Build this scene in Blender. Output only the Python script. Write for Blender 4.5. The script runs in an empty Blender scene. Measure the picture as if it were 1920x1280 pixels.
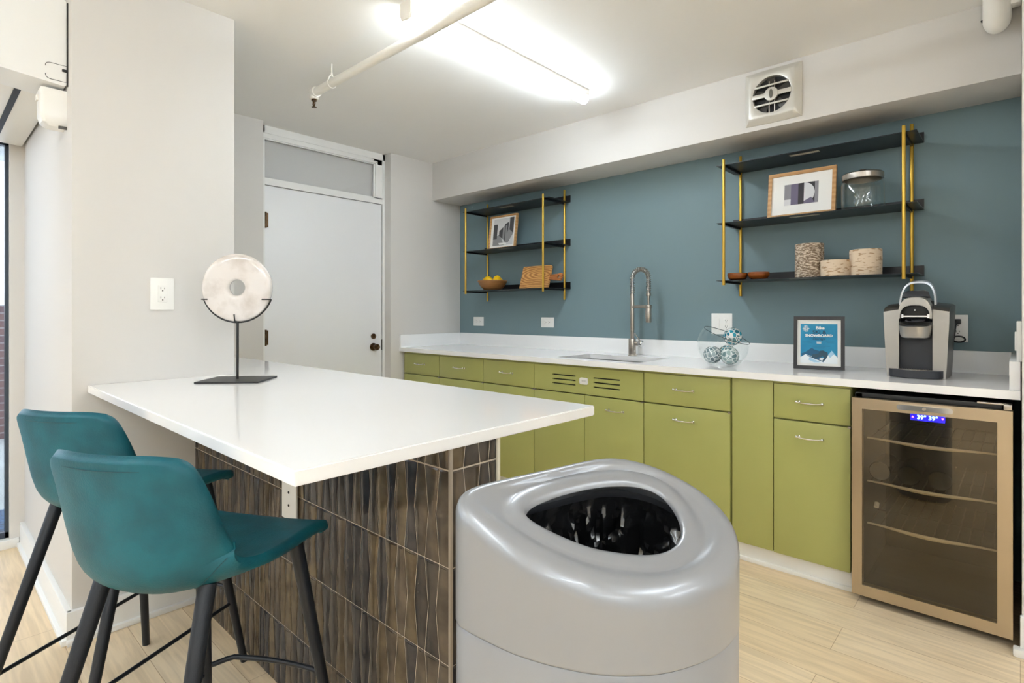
import bpy, bmesh, math, random
from mathutils import Vector, Matrix, noise as mnoise
random.seed(7)
SC = bpy.context.scene
COL = SC.collection
PI = math.pi

# ------------------------------------------------------------ camera
cam_d = bpy.data.cameras.new('camera'); cam = bpy.data.objects.new('camera', cam_d); COL.objects.link(cam)
cam_d.sensor_width = 36.0; cam_d.lens = 36.0 * 1034.44 / 1920.0
cam_d.shift_y = -(640.0 - 586.65) / 1920.0
cam_d.clip_start = 0.02
cam.location = (0, 0, 1.2); cam.rotation_euler = (PI / 2, 0, 0.744654)
SC.camera = cam
# ------------------------------------------------------------ view + world
SC.view_settings.view_transform = 'Standard'; SC.view_settings.look = 'None'
SC.view_settings.exposure = 2.4; SC.view_settings.gamma = 1.0
SC.cycles.use_denoising = True
SC.cycles.max_bounces = 10; SC.cycles.diffuse_bounces = 6; SC.cycles.transparent_max_bounces = 16
SC.cycles.caustics_reflective = False; SC.cycles.caustics_refractive = False
SC.cycles.sample_clamp_indirect = 6.0
LAMP = 10.0          # emission of the strip light tube covers
SKY = 2.2
w = bpy.data.worlds.new('world'); SC.world = w; w.use_nodes = True
bg = w.node_tree.nodes['Background']; bg.inputs[0].default_value = (0.84, 0.92, 1.0, 1); bg.inputs[1].default_value = SKY

# ------------------------------------------------------------ materials
def lin(h):
    h = h.lstrip('#'); o = []
    for i in (0, 2, 4):
        c = int(h[i:i + 2], 16) / 255.0
        o.append(c / 12.92 if c <= 0.04045 else ((c + 0.055) / 1.055) ** 2.4)
    return (o[0], o[1], o[2], 1.0)

def mat(name, hexc, rough=0.5, metal=0.0, coat=0.0, var=None, vscale=6.0, bump=0.0, bscale=60.0, emit=None, estr=0.0, stretch=None, spec=0.5, vdetail=4.0, vlo=0.35, vhi=0.65):
    m = bpy.data.materials.new(name); m.use_nodes = True
    nt = m.node_tree; b = nt.nodes['Principled BSDF']
    b.inputs['Base Color'].default_value = lin(hexc); b.inputs['Roughness'].default_value = rough
    b.inputs['Metallic'].default_value = metal; b.inputs['Coat Weight'].default_value = coat
    b.inputs['Coat Roughness'].default_value = 0.05
    b.inputs['Specular IOR Level'].default_value = spec
    tc = None
    def coord(scl):
        tcn = nt.nodes.new('ShaderNodeTexCoord'); mp = nt.nodes.new('ShaderNodeMapping')
        if stretch: mp.inputs['Scale'].default_value = stretch
        nt.links.new(tcn.outputs['Object'], mp.inputs['Vector'])
        n = nt.nodes.new('ShaderNodeTexNoise'); n.inputs['Scale'].default_value = scl
        n.inputs['Detail'].default_value = vdetail
        nt.links.new(mp.outputs[0], n.inputs['Vector']); return n
    if var:
        n = coord(vscale); cr = nt.nodes.new('ShaderNodeValToRGB')
        cr.color_ramp.elements[0].color = lin(var); cr.color_ramp.elements[1].color = lin(hexc)
        cr.color_ramp.elements[0].position = vlo; cr.color_ramp.elements[1].position = vhi
        nt.links.new(n.outputs['Fac'], cr.inputs['Fac']); nt.links.new(cr.outputs[0], b.inputs['Base Color'])
    if bump:
        n2 = coord(bscale); bp = nt.nodes.new('ShaderNodeBump'); bp.inputs['Strength'].default_value = bump
        bp.inputs['Distance'].default_value = 0.002
        nt.links.new(n2.outputs['Fac'], bp.inputs['Height']); nt.links.new(bp.outputs[0], b.inputs['Normal'])
    if emit:
        b.inputs['Emission Color'].default_value = lin(emit); b.inputs['Emission Strength'].default_value = estr
    return m

def glass(name, tint=(1, 1, 1, 1), refl=None, gcol=(1, 1, 1, 1), rough=0.0, ior=1.45):
    m = bpy.data.materials.new(name); m.use_nodes = True; nt = m.node_tree
    nt.nodes.clear(); out = nt.nodes.new('ShaderNodeOutputMaterial'); mx = nt.nodes.new('ShaderNodeMixShader')
    tr = nt.nodes.new('ShaderNodeBsdfTransparent'); gl = nt.nodes.new('ShaderNodeBsdfGlossy')
    tr.inputs[0].default_value = tint; gl.inputs[0].default_value = gcol; gl.inputs['Roughness'].default_value = rough
    if refl is None:
        lw = nt.nodes.new('ShaderNodeLayerWeight'); lw.inputs[0].default_value = 0.5; pw = nt.nodes.new('ShaderNodeMath'); pw.operation = 'POWER'; pw.inputs[1].default_value = 4.0
        ml = nt.nodes.new('ShaderNodeMath'); ml.operation = 'MULTIPLY_ADD'; ml.inputs[1].default_value = 0.55; ml.inputs[2].default_value = 0.04
        nt.links.new(lw.outputs['Facing'], pw.inputs[0]); nt.links.new(pw.outputs[0], ml.inputs[0]); nt.links.new(ml.outputs[0], mx.inputs[0])
    else:
        mx.inputs[0].default_value = refl
    nt.links.new(tr.outputs[0], mx.inputs[1]); nt.links.new(gl.outputs[0], mx.inputs[2]); nt.links.new(mx.outputs[0], out.inputs[0])
    return m

def wood(name, c1, c2, scale=8.0, dist=3.0, axis=(1, 12, 12), rough=0.45, rings=False, loc=(0, 0, 0), d='Z'):
    m = bpy.data.materials.new(name); m.use_nodes = True; nt = m.node_tree; b = nt.nodes['Principled BSDF']
    b.inputs['Roughness'].default_value = rough
    tc = nt.nodes.new('ShaderNodeTexCoord'); mp = nt.nodes.new('ShaderNodeMapping'); mp.inputs['Scale'].default_value = axis
    nt.links.new(tc.outputs['Object'], mp.inputs[0])
    wv = nt.nodes.new('ShaderNodeTexWave'); wv.wave_type = 'RINGS' if rings else 'BANDS'
    wv.inputs['Scale'].default_value = scale; wv.inputs['Distortion'].default_value = dist; wv.inputs['Detail'].default_value = 3; mp.inputs['Location'].default_value = loc; wv.bands_direction = d; wv.rings_direction = 'Y'; wv.inputs['Detail Scale'].default_value = 1.5
    nt.links.new(mp.outputs[0], wv.inputs[0])
    cr = nt.nodes.new('ShaderNodeValToRGB'); cr.color_ramp.elements[0].color = lin(c2); cr.color_ramp.elements[1].color = lin(c1)
    nt.links.new(wv.outputs['Fac'], cr.inputs[0]); nt.links.new(cr.outputs[0], b.inputs['Base Color'])
    return m

def planks(name):
    m = bpy.data.materials.new(name); m.use_nodes = True; nt = m.node_tree; b = nt.nodes['Principled BSDF']
    L = nt.links.new
    tc = nt.nodes.new('ShaderNodeTexCoord')
    br = nt.nodes.new('ShaderNodeTexBrick'); br.offset = 0.37; br.offset_frequency = 2
    br.inputs['Scale'].default_value = 1.0; br.inputs['Mortar Size'].default_value = 0.0012; br.inputs['Mortar Smooth'].default_value = 0.1
    br.inputs['Brick Width'].default_value = 1.35; br.inputs['Row Height'].default_value = 0.185; br.inputs['Bias'].default_value = 0.0
    br.inputs['Color1'].default_value = lin('#F2DFC1'); br.inputs['Color2'].default_value = lin('#EAD3B0'); br.inputs['Mortar'].default_value = lin('#C4A886')
    L(tc.outputs['Object'], br.inputs[0])
    mp = nt.nodes.new('ShaderNodeMapping'); mp.inputs['Scale'].default_value = (1.6, 22, 1); L(tc.outputs['Object'], mp.inputs[0])
    n = nt.nodes.new('ShaderNodeTexNoise'); n.inputs['Scale'].default_value = 2.2; n.inputs['Detail'].default_value = 8; n.inputs['Distortion'].default_value = 0.8
    L(mp.outputs[0], n.inputs['Vector'])
    cr = nt.nodes.new('ShaderNodeValToRGB'); cr.color_ramp.elements[0].position = 0.36; cr.color_ramp.elements[1].position = 0.62
    cr.color_ramp.elements[0].color = (0.70, 0.66, 0.60, 1); cr.color_ramp.elements[1].color = (1.05, 1.03, 1.0, 1)
    L(n.outputs['Fac'], cr.inputs[0])
    n3 = nt.nodes.new('ShaderNodeTexNoise'); n3.inputs['Scale'].default_value = 1.7
    mp3 = nt.nodes.new('ShaderNodeMapping'); mp3.inputs['Scale'].default_value = (1, 2.4, 1); L(tc.outputs['Object'], mp3.inputs[0]); L(mp3.outputs[0], n3.inputs['Vector'])
    cr3 = nt.nodes.new('ShaderNodeValToRGB'); cr3.color_ramp.elements[0].position = 0.25; cr3.color_ramp.elements[1].position = 0.45
    cr3.color_ramp.elements[0].color = (0.82, 0.77, 0.7, 1); cr3.color_ramp.elements[1].color = (1, 1, 1, 1); L(n3.outputs['Fac'], cr3.inputs[0])
    mx = nt.nodes.new('ShaderNodeMixRGB'); mx.blend_type = 'MULTIPLY'; mx.inputs[0].default_value = 0.5
    L(br.outputs['Color'], mx.inputs[1]); L(cr.outputs[0], mx.inputs[2])
    mx2 = nt.nodes.new('ShaderNodeMixRGB'); mx2.blend_type = 'MULTIPLY'; mx2.inputs[0].default_value = 0.7
    L(mx.outputs[0], mx2.inputs[1]); L(cr3.outputs[0], mx2.inputs[2]); L(mx2.outputs[0], b.inputs['Base Color'])
    b.inputs['Roughness'].default_value = 0.42
    bp = nt.nodes.new('ShaderNodeBump'); bp.inputs['Strength'].default_value = 0.15; bp.inputs['Distance'].default_value = 0.002
    L(n.outputs['Fac'], bp.inputs['Height']); L(bp.outputs[0], b.inputs['Normal'])
    return m

def mosaic(name, stops, grout='#E4E6E4'):
    m = bpy.data.materials.new(name); m.use_nodes = True; nt = m.node_tree; b = nt.nodes['Principled BSDF']; L = nt.links.new
    tc = nt.nodes.new('ShaderNodeTexCoord')
    v1 = nt.nodes.new('ShaderNodeTexVoronoi'); v1.inputs['Scale'].default_value = 48
    v2 = nt.nodes.new('ShaderNodeTexVoronoi'); v2.feature = 'DISTANCE_TO_EDGE'; v2.inputs['Scale'].default_value = 48
    L(tc.outputs['Object'], v1.inputs['Vector']); L(tc.outputs['Object'], v2.inputs['Vector'])
    cr = nt.nodes.new('ShaderNodeValToRGB'); cr.color_ramp.interpolation = 'CONSTANT'
    for i, c in enumerate(stops):
        if i < 2: e = cr.color_ramp.elements[i]
        else: e = cr.color_ramp.elements.new(i / len(stops))
        e.position = i / len(stops); e.color = lin(c)
    sp = nt.nodes.new('ShaderNodeSeparateColor'); L(v1.outputs['Color'], sp.inputs[0]); L(sp.outputs[0], cr.inputs[0])
    th = nt.nodes.new('ShaderNodeMath'); th.operation = 'GREATER_THAN'; th.inputs[1].default_value = 0.07; L(v2.outputs['Distance'], th.inputs[0])
    mx = nt.nodes.new('ShaderNodeMixRGB'); mx.inputs[1].default_value = lin(grout); L(cr.outputs[0], mx.inputs[2]); L(th.outputs[0], mx.inputs[0])
    L(mx.outputs[0], b.inputs['Base Color']); b.inputs['Roughness'].default_value = 0.15
    return m

def bark(name, c1, c2, thr, scl):
    m = bpy.data.materials.new(name); m.use_nodes = True; nt = m.node_tree; b = nt.nodes['Principled BSDF']; L = nt.links.new
    tc = nt.nodes.new('ShaderNodeTexCoord'); mp = nt.nodes.new('ShaderNodeMapping'); mp.inputs['Scale'].default_value = (1, 1, 3.4)
    L(tc.outputs['Object'], mp.inputs[0])
    n = nt.nodes.new('ShaderNodeTexNoise'); n.inputs['Scale'].default_value = scl; n.inputs['Detail'].default_value = 6; L(mp.outputs[0], n.inputs['Vector'])
    cr = nt.nodes.new('ShaderNodeValToRGB'); cr.color_ramp.elements[0].position = thr; cr.color_ramp.elements[1].position = thr + 0.1
    cr.color_ramp.elements[0].color = lin(c2); cr.color_ramp.elements[1].color = lin(c1); L(n.outputs['Fac'], cr.inputs[0])
    L(cr.outputs[0], b.inputs['Base Color']); b.inputs['Roughness'].default_value = 0.85
    bp = nt.nodes.new('ShaderNodeBump'); bp.inputs['Strength'].default_value = 0.5; bp.inputs['Distance'].default_value = 0.003; L(n.outputs['Fac'], bp.inputs['Height']); L(bp.outputs[0], b.inputs['Normal'])
    return m

M = dict(
    wall=mat('beige_wall_paint', '#D7D4D0', 0.75, bump=0.08, bscale=120),
    ceil=mat('ceiling_paint', '#F3F2F0', 0.8, bump=0.08, bscale=90),
    teal=mat('slate_teal_paint', '#788F95', 0.6, bump=0.1, bscale=150),
    white=mat('white_trim_paint', '#EEEEEC', 0.4),
    door=mat('white_door_paint', '#EFF0F2', 0.38),
    floor=planks('oak_planks'),
    quartz=mat('white_quartz', '#F6F6F6', 0.09),
    green=mat('olive_green_enamel', '#B0B26C', 0.33, var='#ABAD67', vscale=2.5, bump=0.03, bscale=30),
    chrome=mat('chrome', '#E8E8E8', 0.12, 1.0),
    nickel=mat('brushed_nickel', '#B9B2A9', 0.3, 1.0, stretch=(1, 1, 0.05), bump=0.1, bscale=300),
    steel=mat('brushed_steel', '#C3B39A', 0.3, 1.0, stretch=(1, 1, 0.03), bump=0.12, bscale=400),
    sink=mat('sink_steel', '#A5A5A5', 0.3, 1.0),
    black=mat('black_metal', '#1B1B1D', 0.4, 0.0),
    shelfblk=mat('black_shelf_steel', '#1E1F22', 0.32, 0.3),
    blackpl=mat('black_plastic', '#0F1012', 0.35),
    brass=mat('brass', '#DDB44A', 0.3, 0.7, spec=0.6),
    bronze=mat('aged_bronze', '#6F5640', 0.3, 1.0, var='#4A3827', vscale=60),
    leather=mat('teal_leather', '#0F6473', 0.45, var='#0B4F5D', spec=0.4, vscale=9, bump=0.35, bscale=260),
    piping=mat('teal_seam', '#1B4C56', 0.5),
    leg=mat('dark_grey_steel_leg', '#20242B', 0.4, 0.2, bump=0.2, bscale=400),
    bin=mat('silver_metallic_paint', '#9A9DA2', 0.3, 0.28, coat=0.3),
    liner=mat('black_bin_bag', '#141415', 0.2, bump=0.5, bscale=30, spec=1.0, coat=0.6),
    stone=mat('crystal_stone', '#E4DEDA', 0.12, var='#CBC2BB', vscale=14, vlo=0.3, vhi=0.55, coat=0.4),
    plate=mat('white_plastic_plate', '#F3F2EE', 0.3),
    slot=mat('dark_slot', '#24211E', 0.6),
    dark=mat('dark_interior', '#0A0A0B', 0.5),
    grout=mat('pale_grout', '#CDBFAE', 0.8),
    oak=wood('oak_frame_wood', '#CBA06D', '#BC8E5A', 12, 3, (.5, .5, 1)),
    frameblk=mat('black_frame', '#242326', 0.35),
    paper=mat('white_paper', '#EFEFEC', 0.7),
    bowlw=wood('acacia_bowl_wood', '#B5834F', '#8A5A2E', 14, 4, (1, 1, 6)),
    bowld=wood('dark_bowl_wood', '#A25A22', '#6F3613', 12, 3, (1, 1, 6), rough=0.25),
    board=wood('cutting_board_wood', '#DBA662', '#A56C33', 24, 4.5, (.28, 1, 1), rough=0.4, rings=True, loc=(-.012, 0, -.105)),
    boarde=wood('cutting_board_handle_wood', '#BD7A42', '#8C4F25', 20, 3, (.3, 1, 1)),
    lemon=mat('lemon_peel', '#F5C60A', 0.4, bump=0.4, bscale=180),
    birch1=bark('speckled_birch_bark', '#D6C6B2', '#7C6855', 0.47, 60),
    birch2=bark('pale_birch_bark', '#DECAB1', '#A88562', 0.36, 30),
    wax=mat('candle_wax', '#EFE6D2', 0.5),
    silverpl=mat('silver_plastic', '#B3B0AA', 0.3, 0.6),
    silvert=mat('dark_silver_plastic', '#5E5B58', 0.32, 0.6),
    charcoal=mat('charcoal_plastic', '#33353A', 0.5),
    handlepl=mat('pale_silver_handle', '#D5DBE4', 0.22, 0.4),
    cream=mat('cream_plastic', '#EFECE4', 0.35),
    chromeplate=mat('aluminium_fan_plate', '#D3D0C8', 0.35, 0.35),
    led=mat('blue_led_digits', '#4A7BFF', 0.5, emit='#5C8DFF', estr=5.0),
    ledbg=mat('blue_display_glow', '#1B12C0', 0.5, emit='#1510D8', estr=1.4),
    brick=None, concrete=mat('pale_concrete', '#C9CCC8', 0.8, var='#BABDB9', vscale=3),
    mosT=mosaic('teal_mosaic', ['#1E7F94', '#2C8FA5', '#2B6A7B', '#4E7D83', '#1A6F85', '#5F7F80']),
    mosG=mosaic('grey_mosaic', ['#6E8288', '#87979B', '#9AA9AB', '#768A8F', '#8FA3A3', '#69787D']),
    mosM=mosaic('grey_green_mosaic', ['#7E9798', '#98ADAA', '#6F8A8C', '#8DA5A5', '#5F7F83', '#A6B8B5']),
    gl=glass('clear_glass', (0.96, 0.98, 0.98, 1), ior=1.35),
    win=glass('window_glass', (0.98, 0.99, 1, 1), ior=1.3), dim_pane=glass('daylight_dimming_glass', (0.55, 0.57, 0.6, 1)),  # second glass: grey tint added to dim daylight through the tall window
    frg=glass('smoked_fridge_glass', (0.80, 0.76, 0.68, 1), refl=0.09, gcol=(0.66, 0.61, 0.52, 1), rough=0.015),
    bottle=mat('dark_bottle_glass', '#10130F', 0.1),
    foil=mat('silver_shelf_strip', '#E6DFCF', 0.4, 0.1),
    rackin=mat('fridge_liner', '#17150F', 0.45),
    blueprint=mat('poster_blue', '#1E8FBA', 0.6, var='#0E7CA8', vscale=9),
    ink=mat('poster_ink', '#1B3F55', 0.6), navy=mat('poster_navy', '#1E5C80', 0.6), slate=mat('poster_slate', '#2F4F60', 0.6), snow=mat('poster_snow', '#EDF3F7', 0.6), ice=mat('poster_ice', '#A9CFE6', 0.6),
    g1=mat('print_lilac', '#6E6880', 0.7), g2=mat('print_charcoal', '#38363C', 0.7), g3=mat('print_pale', '#D5D6DA', 0.7), g4=mat('print_mid', '#8E8D94', 0.7),
    ph1=mat('photo_dark', '#4A4A4C', 0.7), ph2=mat('photo_mid', '#8F8F90', 0.7), ph3=mat('photo_light', '#D2D2D2', 0.7),
)
def tube_cover_mat():
    m = bpy.data.materials.new('lit_tube_cover'); m.use_nodes = True; b = m.node_tree.nodes['Principled BSDF']
    b.inputs['Base Color'].default_value = (.9, .9, .88, 1); b.inputs['Emission Color'].default_value = (0.83, 0.92, 1.0, 1); b.inputs['Emission Strength'].default_value = LAMP
    return m
M['lamp'] = tube_cover_mat()
TILES = [mat('bronze_glaze_%d' % i, c, 0.16, 0.25, var=v, vscale=18, vlo=0.3, vhi=0.7) for i, (c, v) in enumerate((('#6C6052', '#463E35'), ('#534C45', '#353130'), ('#73654E', '#4D4133'), ('#4C4846', '#2D2C31')))]

# ------------------------------------------------------------ mesh helpers
class MB:
    def __init__(s): s.bm = bmesh.new(); s.mi = 0
    def _merge(s, t, mi=None):
        me = bpy.data.meshes.new('tmp')
        if mi is not None:
            for f in t.faces: f.material_index = mi
        t.to_mesh(me); t.free(); s.bm.from_mesh(me); bpy.data.meshes.remove(me); return s
    def box(s, x0, x1, y0, y1, z0, z1, bev=0.0, seg=2, mi=None):
        t = bmesh.new(); bmesh.ops.create_cube(t, size=1)
        for v in t.verts:
            v.co = Vector((x0 + (v.co.x + .5) * (x1 - x0), y0 + (v.co.y + .5) * (y1 - y0), z0 + (v.co.z + .5) * (z1 - z0)))
        if bev: bmesh.ops.bevel(t, geom=t.edges[:], offset=bev, segments=seg, affect='EDGES', profile=0.6)
        return s._merge(t, mi)
    def cyl(s, p, q, r, r2=None, n=24, cap=True, bev=0.0):
        p = Vector(p); q = Vector(q); r2 = r if r2 is None else r2; d = q - p
        t = bmesh.new(); bmesh.ops.create_cone(t, cap_ends=cap, segments=n, radius1=r, radius2=r2, depth=d.length)
        if bev:
            es = [e for e in t.edges if abs(e.verts[0].co.z - e.verts[1].co.z) < 1e-6]
            bmesh.ops.bevel(t, geom=es, offset=bev, segments=2, affect='EDGES', profile=0.6)
        mt = Matrix.Translation((p + q) / 2) @ d.to_track_quat('Z', 'Y').to_matrix().to_4x4()
        bmesh.ops.transform(t, matrix=mt, verts=t.verts); return s._merge(t)
    def rings(s, R, closed=True, cap0=False, cap1=False):
        bm = s.bm; V = [[bm.verts.new(Vector(p)) for p in r] for r in R]
        for a, b in zip(V, V[1:]):
            n = len(a)
            for i in range(n if closed else n - 1):
                j = (i + 1) % n
                try: bm.faces.new((a[i], a[j], b[j], b[i]))
                except ValueError: pass
        if cap0: bm.faces.new(list(reversed(V[0])))
        if cap1: bm.faces.new(V[-1])
        return s
    def tube(s, pts, r, n=10, cap=True):
        pts = [Vector(p) for p in pts]; R = []; up = None
        for i, p in enumerate(pts):
            d = (pts[min(i + 1, len(pts) - 1)] - pts[max(i - 1, 0)]).normalized()
            if up is None:
                up = Vector((0, 0, 1)) if abs(d.z) < .9 else Vector((1, 0, 0))
            a = (up - d * up.dot(d)).normalized(); b = d.cross(a); up = a
            rr = r[i] if isinstance(r, (list, tuple)) else r
            R.append([p + (a * math.cos(2 * PI * k / n) + b * math.sin(2 * PI * k / n)) * rr for k in range(n)])
        return s.rings(R, True, cap, cap)
    def lathe(s, prof, c=(0, 0), n=40, axis='z'):
        R = []
        for r, h in prof:
            ring = []
            for k in range(n):
                a = 2 * PI * k / n
                if axis == 'z': ring.append((c[0] + r * math.cos(a), c[1] + r * math.sin(a), h))
                else: ring.append((c[0] + r * math.cos(a), h, c[1] + r * math.sin(a)))
            R.append(ring)
        s.rings(R); bmesh.ops.remove_doubles(s.bm, verts=s.bm.verts, dist=1e-6); return s
    def prism(s, pts, a, b, plane='xy'):
        f = {'xy': lambda u, v, h: (u, v, h), 'xz': lambda u, v, h: (u, h, v), 'yz': lambda u, v, h: (h, u, v)}[plane]
        s.rings([[f(u, v, a) for u, v in pts], [f(u, v, b) for u, v in pts]], True, True, True); return s
    def sphere(s, c, r, sc=(1, 1, 1), n=24):
        t = bmesh.new(); bmesh.ops.create_uvsphere(t, u_segments=n, v_segments=n // 2, radius=r)
        for v in t.verts: v.co = Vector((c[0] + v.co.x * sc[0], c[1] + v.co.y * sc[1], c[2] + v.co.z * sc[2]))
        return s._merge(t)
    def xf(s, mt): bmesh.ops.transform(s.bm, matrix=mt, verts=s.bm.verts); return s
    def build(s, name, m, parent=None, smooth=True, fix=True, ang=35):
        if fix: bmesh.ops.recalc_face_normals(s.bm, faces=s.bm.faces)
        me = bpy.data.meshes.new(name); s.bm.to_mesh(me); s.bm.free()
        for x in (m if isinstance(m, list) else [m]): me.materials.append(x)
        if smooth: me.shade_smooth(); me.set_sharp_from_angle(angle=math.radians(ang))
        o = bpy.data.objects.new(name, me); COL.objects.link(o)
        if parent: o.parent = parent
        return o

def tag(o, label=None, cat=None, group=None, kind=None):
    if label: o['label'] = label
    if cat: o['category'] = cat
    if group: o['group'] = group
    if kind: o['kind'] = kind
    return o
def thing(name, label, cat, group=None):
    o = bpy.data.objects.new(name, None); COL.objects.link(o); o.empty_display_size = 0.05
    return tag(o, label, cat, group)
def settle(t, base):
    base = Vector(base); t.location = base; done = set()
    def rec(o):
        for c in o.children:
            if c.type == 'MESH' and c.data.name not in done:
                c.data.transform(Matrix.Translation(-base)); done.add(c.data.name)
            rec(c)
    rec(t); return t
def place(t, loc, rz=0, rx=0):
    t.location = loc; t.rotation_euler = (rx, 0, rz); return t
def dup(root, loc=None, rz=None, label=None, group=None):
    r = root.copy(); COL.objects.link(r)
    if loc is not None: r.location = loc
    if rz is not None: r.rotation_euler = (r.rotation_euler[0], 0, rz)
    if label: r['label'] = label
    if group: r['group'] = group
    for ch in list(root.children):
        c = ch.copy(); COL.objects.link(c); c.parent = r
        for g in list(ch.children):
            d = g.copy(); COL.objects.link(d); d.parent = c
    return r
def struct(o, name=None):
    o['kind'] = 'structure'; return o
def text(body, size, m, parent, mt, name='lettering', depth=0.0003, bold=0.0, align='CENTER', xs=1.0, shear=0.0):
    cu = bpy.data.curves.new(name, 'FONT'); cu.body = body; cu.size = size; cu.align_x = align; cu.extrude = depth; cu.offset = bold; cu.shear = shear; cu.resolution_u = 3
    o = bpy.data.objects.new('tmp_text', cu); COL.objects.link(o)
    me = bpy.data.meshes.new_from_object(o.evaluated_get(bpy.context.evaluated_depsgraph_get())); bpy.data.objects.remove(o); bpy.data.curves.remove(cu)
    me.name = name; me.transform(mt @ Matrix.Diagonal((xs, 1, 1, 1))); me.materials.clear(); me.materials.append(m)
    n = bpy.data.objects.new(name, me); COL.objects.link(n); n.parent = parent; return n
RX90 = Matrix.Rotation(PI / 2, 4, 'X')

# ============================================================ SETTING
CZ = 2.487; XD = -3.725; XW = -3.8; YT = 3.35
struct(MB().box(XW - .1, 3.7, -4.1, 3.5, -0.1, 0.0).build('floor', M['floor']))
struct(MB().box(XW - .1, 3.7, -4.1, 3.5, CZ, CZ + .1).build('ceiling', M['ceil']))
struct(MB().box(XD - .3, .12, YT, YT + .12, 0, CZ).build('wall_back', M['teal']))
struct(MB().box(XD, 0.004, 3.03, YT + .05, 2.166, CZ + .02, bev=.004).build('wall_soffit', M['wall']))
# door wall with the door recess cut out
b = MB(); b.box(XD - .12, XD, .9, 1.588, 0, CZ + .01, bev=.004); b.box(XD - .12, XD, 2.603, YT + .05, 0, CZ + .01, bev=.004)
b.box(XD - .3, XD - .12, .9, 3.4, 0, CZ + .01); b.box(XD - .12, XD - .118, 1.5, 2.7, 0, CZ)
struct(b.build('wall_left', M['wall']))
struct(MB().box(XW - .1, -2.54, .39, .957, 0, CZ + .01, bev=.006).build('wall_pillar', M['wall']))
struct(MB().box(.004, 3.7, 2.64, 3.5, 0, CZ + .01).build('wall_right', M['wall']))
struct(MB().box(3.6, 3.7, -4.1, 2.7, 0, CZ + .01).build('wall_east', M['wall']))
struct(MB().box(XW - .1, 3.7, -4.1, -4.0, 0, CZ + .01).build('wall_rear', M['wall']))
# window wall
b = MB(); b.box(XW - .1, XW, .333, .40, 0, CZ); b.box(XW - .1, XW, -4.0, .40, 2.09, CZ); b.box(XW - .1, XW, -4.0, -3.2, 0, CZ)
struct(b.build('wall_window', M['wall']))
win = struct(bpy.data.objects.new('window_1', None)); COL.objects.link(win)
b = MB()
b.box(XW - .07, XW - .03, .318, .333, .04, 2.09); b.box(XW - .07, XW - .03, -3.2, .333, 2.06, 2.09); b.box(XW - .07, XW - .03, -3.2, .333, .045, .075)
for yy in (-.9, -2.1): b.box(XW - .07, XW - .03, yy, yy + .05, .04, 2.09)
b.build('window_frame', mat('dark_blue_grey_frame', '#39424F', 0.4), win)
b = MB(); b.box(XW - .052, XW - .048, -3.2, .333, .06, 2.08); b.build('pane', M['dim_pane'], win)
b = MB(); b.box(XW - .1, XW + .018, -3.2, .37, 0, .045, bev=.004); b.build('window_sill', M['white'], win)
# baseboards
def bboard(name, x0, x1, y0, y1, side):
    b = MB(); b.box(x0, x1, y0, y1, 0, .12, bev=.004)
    e = .014
    if side == 'y-': b.box(x0, x1, y0 - e, y1, 0, .022, bev=.006)
    if side == 'x+': b.box(x0, x1 + e, y0, y1, 0, .022, bev=.006)
    return struct(b.build(name, M['white']))
bboard('baseboard_left', XW, -2.525, .372, .392, 'y-')
bboard('baseboard_pillar', -2.542, -2.522, .3725, .80, 'x+')
b = MB(); b.box(-.001, 1.2, 2.622, 2.642, 0, .14, bev=.004); b.box(-.02, 1.2, 2.602, 2.64, 0, .03, bev=.008)
struct(b.build('baseboard_right', M['white']))
b = MB(); b.box(XD, -.53, 2.742, 2.76, 0, .092); b.box(XD, -.53, 2.728, 2.744, 0, .02, bev=.005)
struct(b.build('baseboard_back', M['white']))
# ---- door 1 with transom
XF = -3.82
dr = struct(bpy.data.objects.new('door_1', None)); COL.objects.link(dr)
b = MB(); b.box(XF - .01, XF + .014, 1.50, 1.632, 0, 2.487, bev=.002); b.box(XF - .01, XF + .014, 2.583, 2.604, 0, 2.487, bev=.002)
b.box(XF - .01, XF + .014, 1.5, 2.604, 2.435, 2.487, bev=.002); b.box(XF - .01, XF + .008, 1.5, 2.6, 2.083, 2.131, bev=.002)
b.box(XF - .01, XF + .008, 2.50, 2.583, 2.12, 2.45, bev=.002); b.box(XF - .01, XF + .008, 1.6, 2.58, 2.393, 2.45, bev=.002)
b.box(XF - .01, XF + .02, 2.512, 2.53, 2.131, 2.41, bev=.002); b.box(XF - .01, XF + .02, 1.6, 2.53, 2.40, 2.418, bev=.002)
b.build('door_frame', M['white'], dr)
b = MB(); b.box(XF - .03, XF, 1.637, 2.577, .008, 2.078, bev=.002); sl = b.build('door_panel', M['door'], dr)
b = MB()
b.cyl((XF, 2.50, .929), (XF + .008, 2.50, .929), .031, bev=.002); b.cyl((XF + .006, 2.50, .929), (XF + .04, 2.50, .929), .013)
b.lathe([(0.0, .0), (.020, .0), (.025, .008), (.025, .022), (.018, .03), (.012, .027), (0, .024)], n=24)
kn = b
# move lathe verts (last ones around origin) to the knob end
for v in kn.bm.verts:
    if abs(v.co.x) < .03 and abs(v.co.y) < .03: v.co = Vector((XF + .038 + v.co.z, 2.50 + v.co.x, .929 + v.co.y))
kn.build('door_knob', M['bronze'], dr)
b = MB(); b.cyl((XF, 2.50, 1.014), (XF + .012, 2.50, 1.014), .022, bev=.003); b.box(XF + .01, XF + .022, 2.497, 2.503, 1.003, 1.025, bev=.002); b.build('deadbolt', M['bronze'], dr)
b = MB(); b.box(XF, XF + .004, 2.577, 2.583, .90, .985); b.build('strike_plate', M['slot'], dr)
for zz in (1.84, 1.03):
    b = MB(); b.cyl((XF + .008, 1.640, zz - .055), (XF + .008, 1.640, zz + .055), .007, n=12); b.box(XF, XF + .004, 1.64, 1.66, zz - .05, zz + .05); b.build('hinge', M['bronze'], dr)
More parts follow.
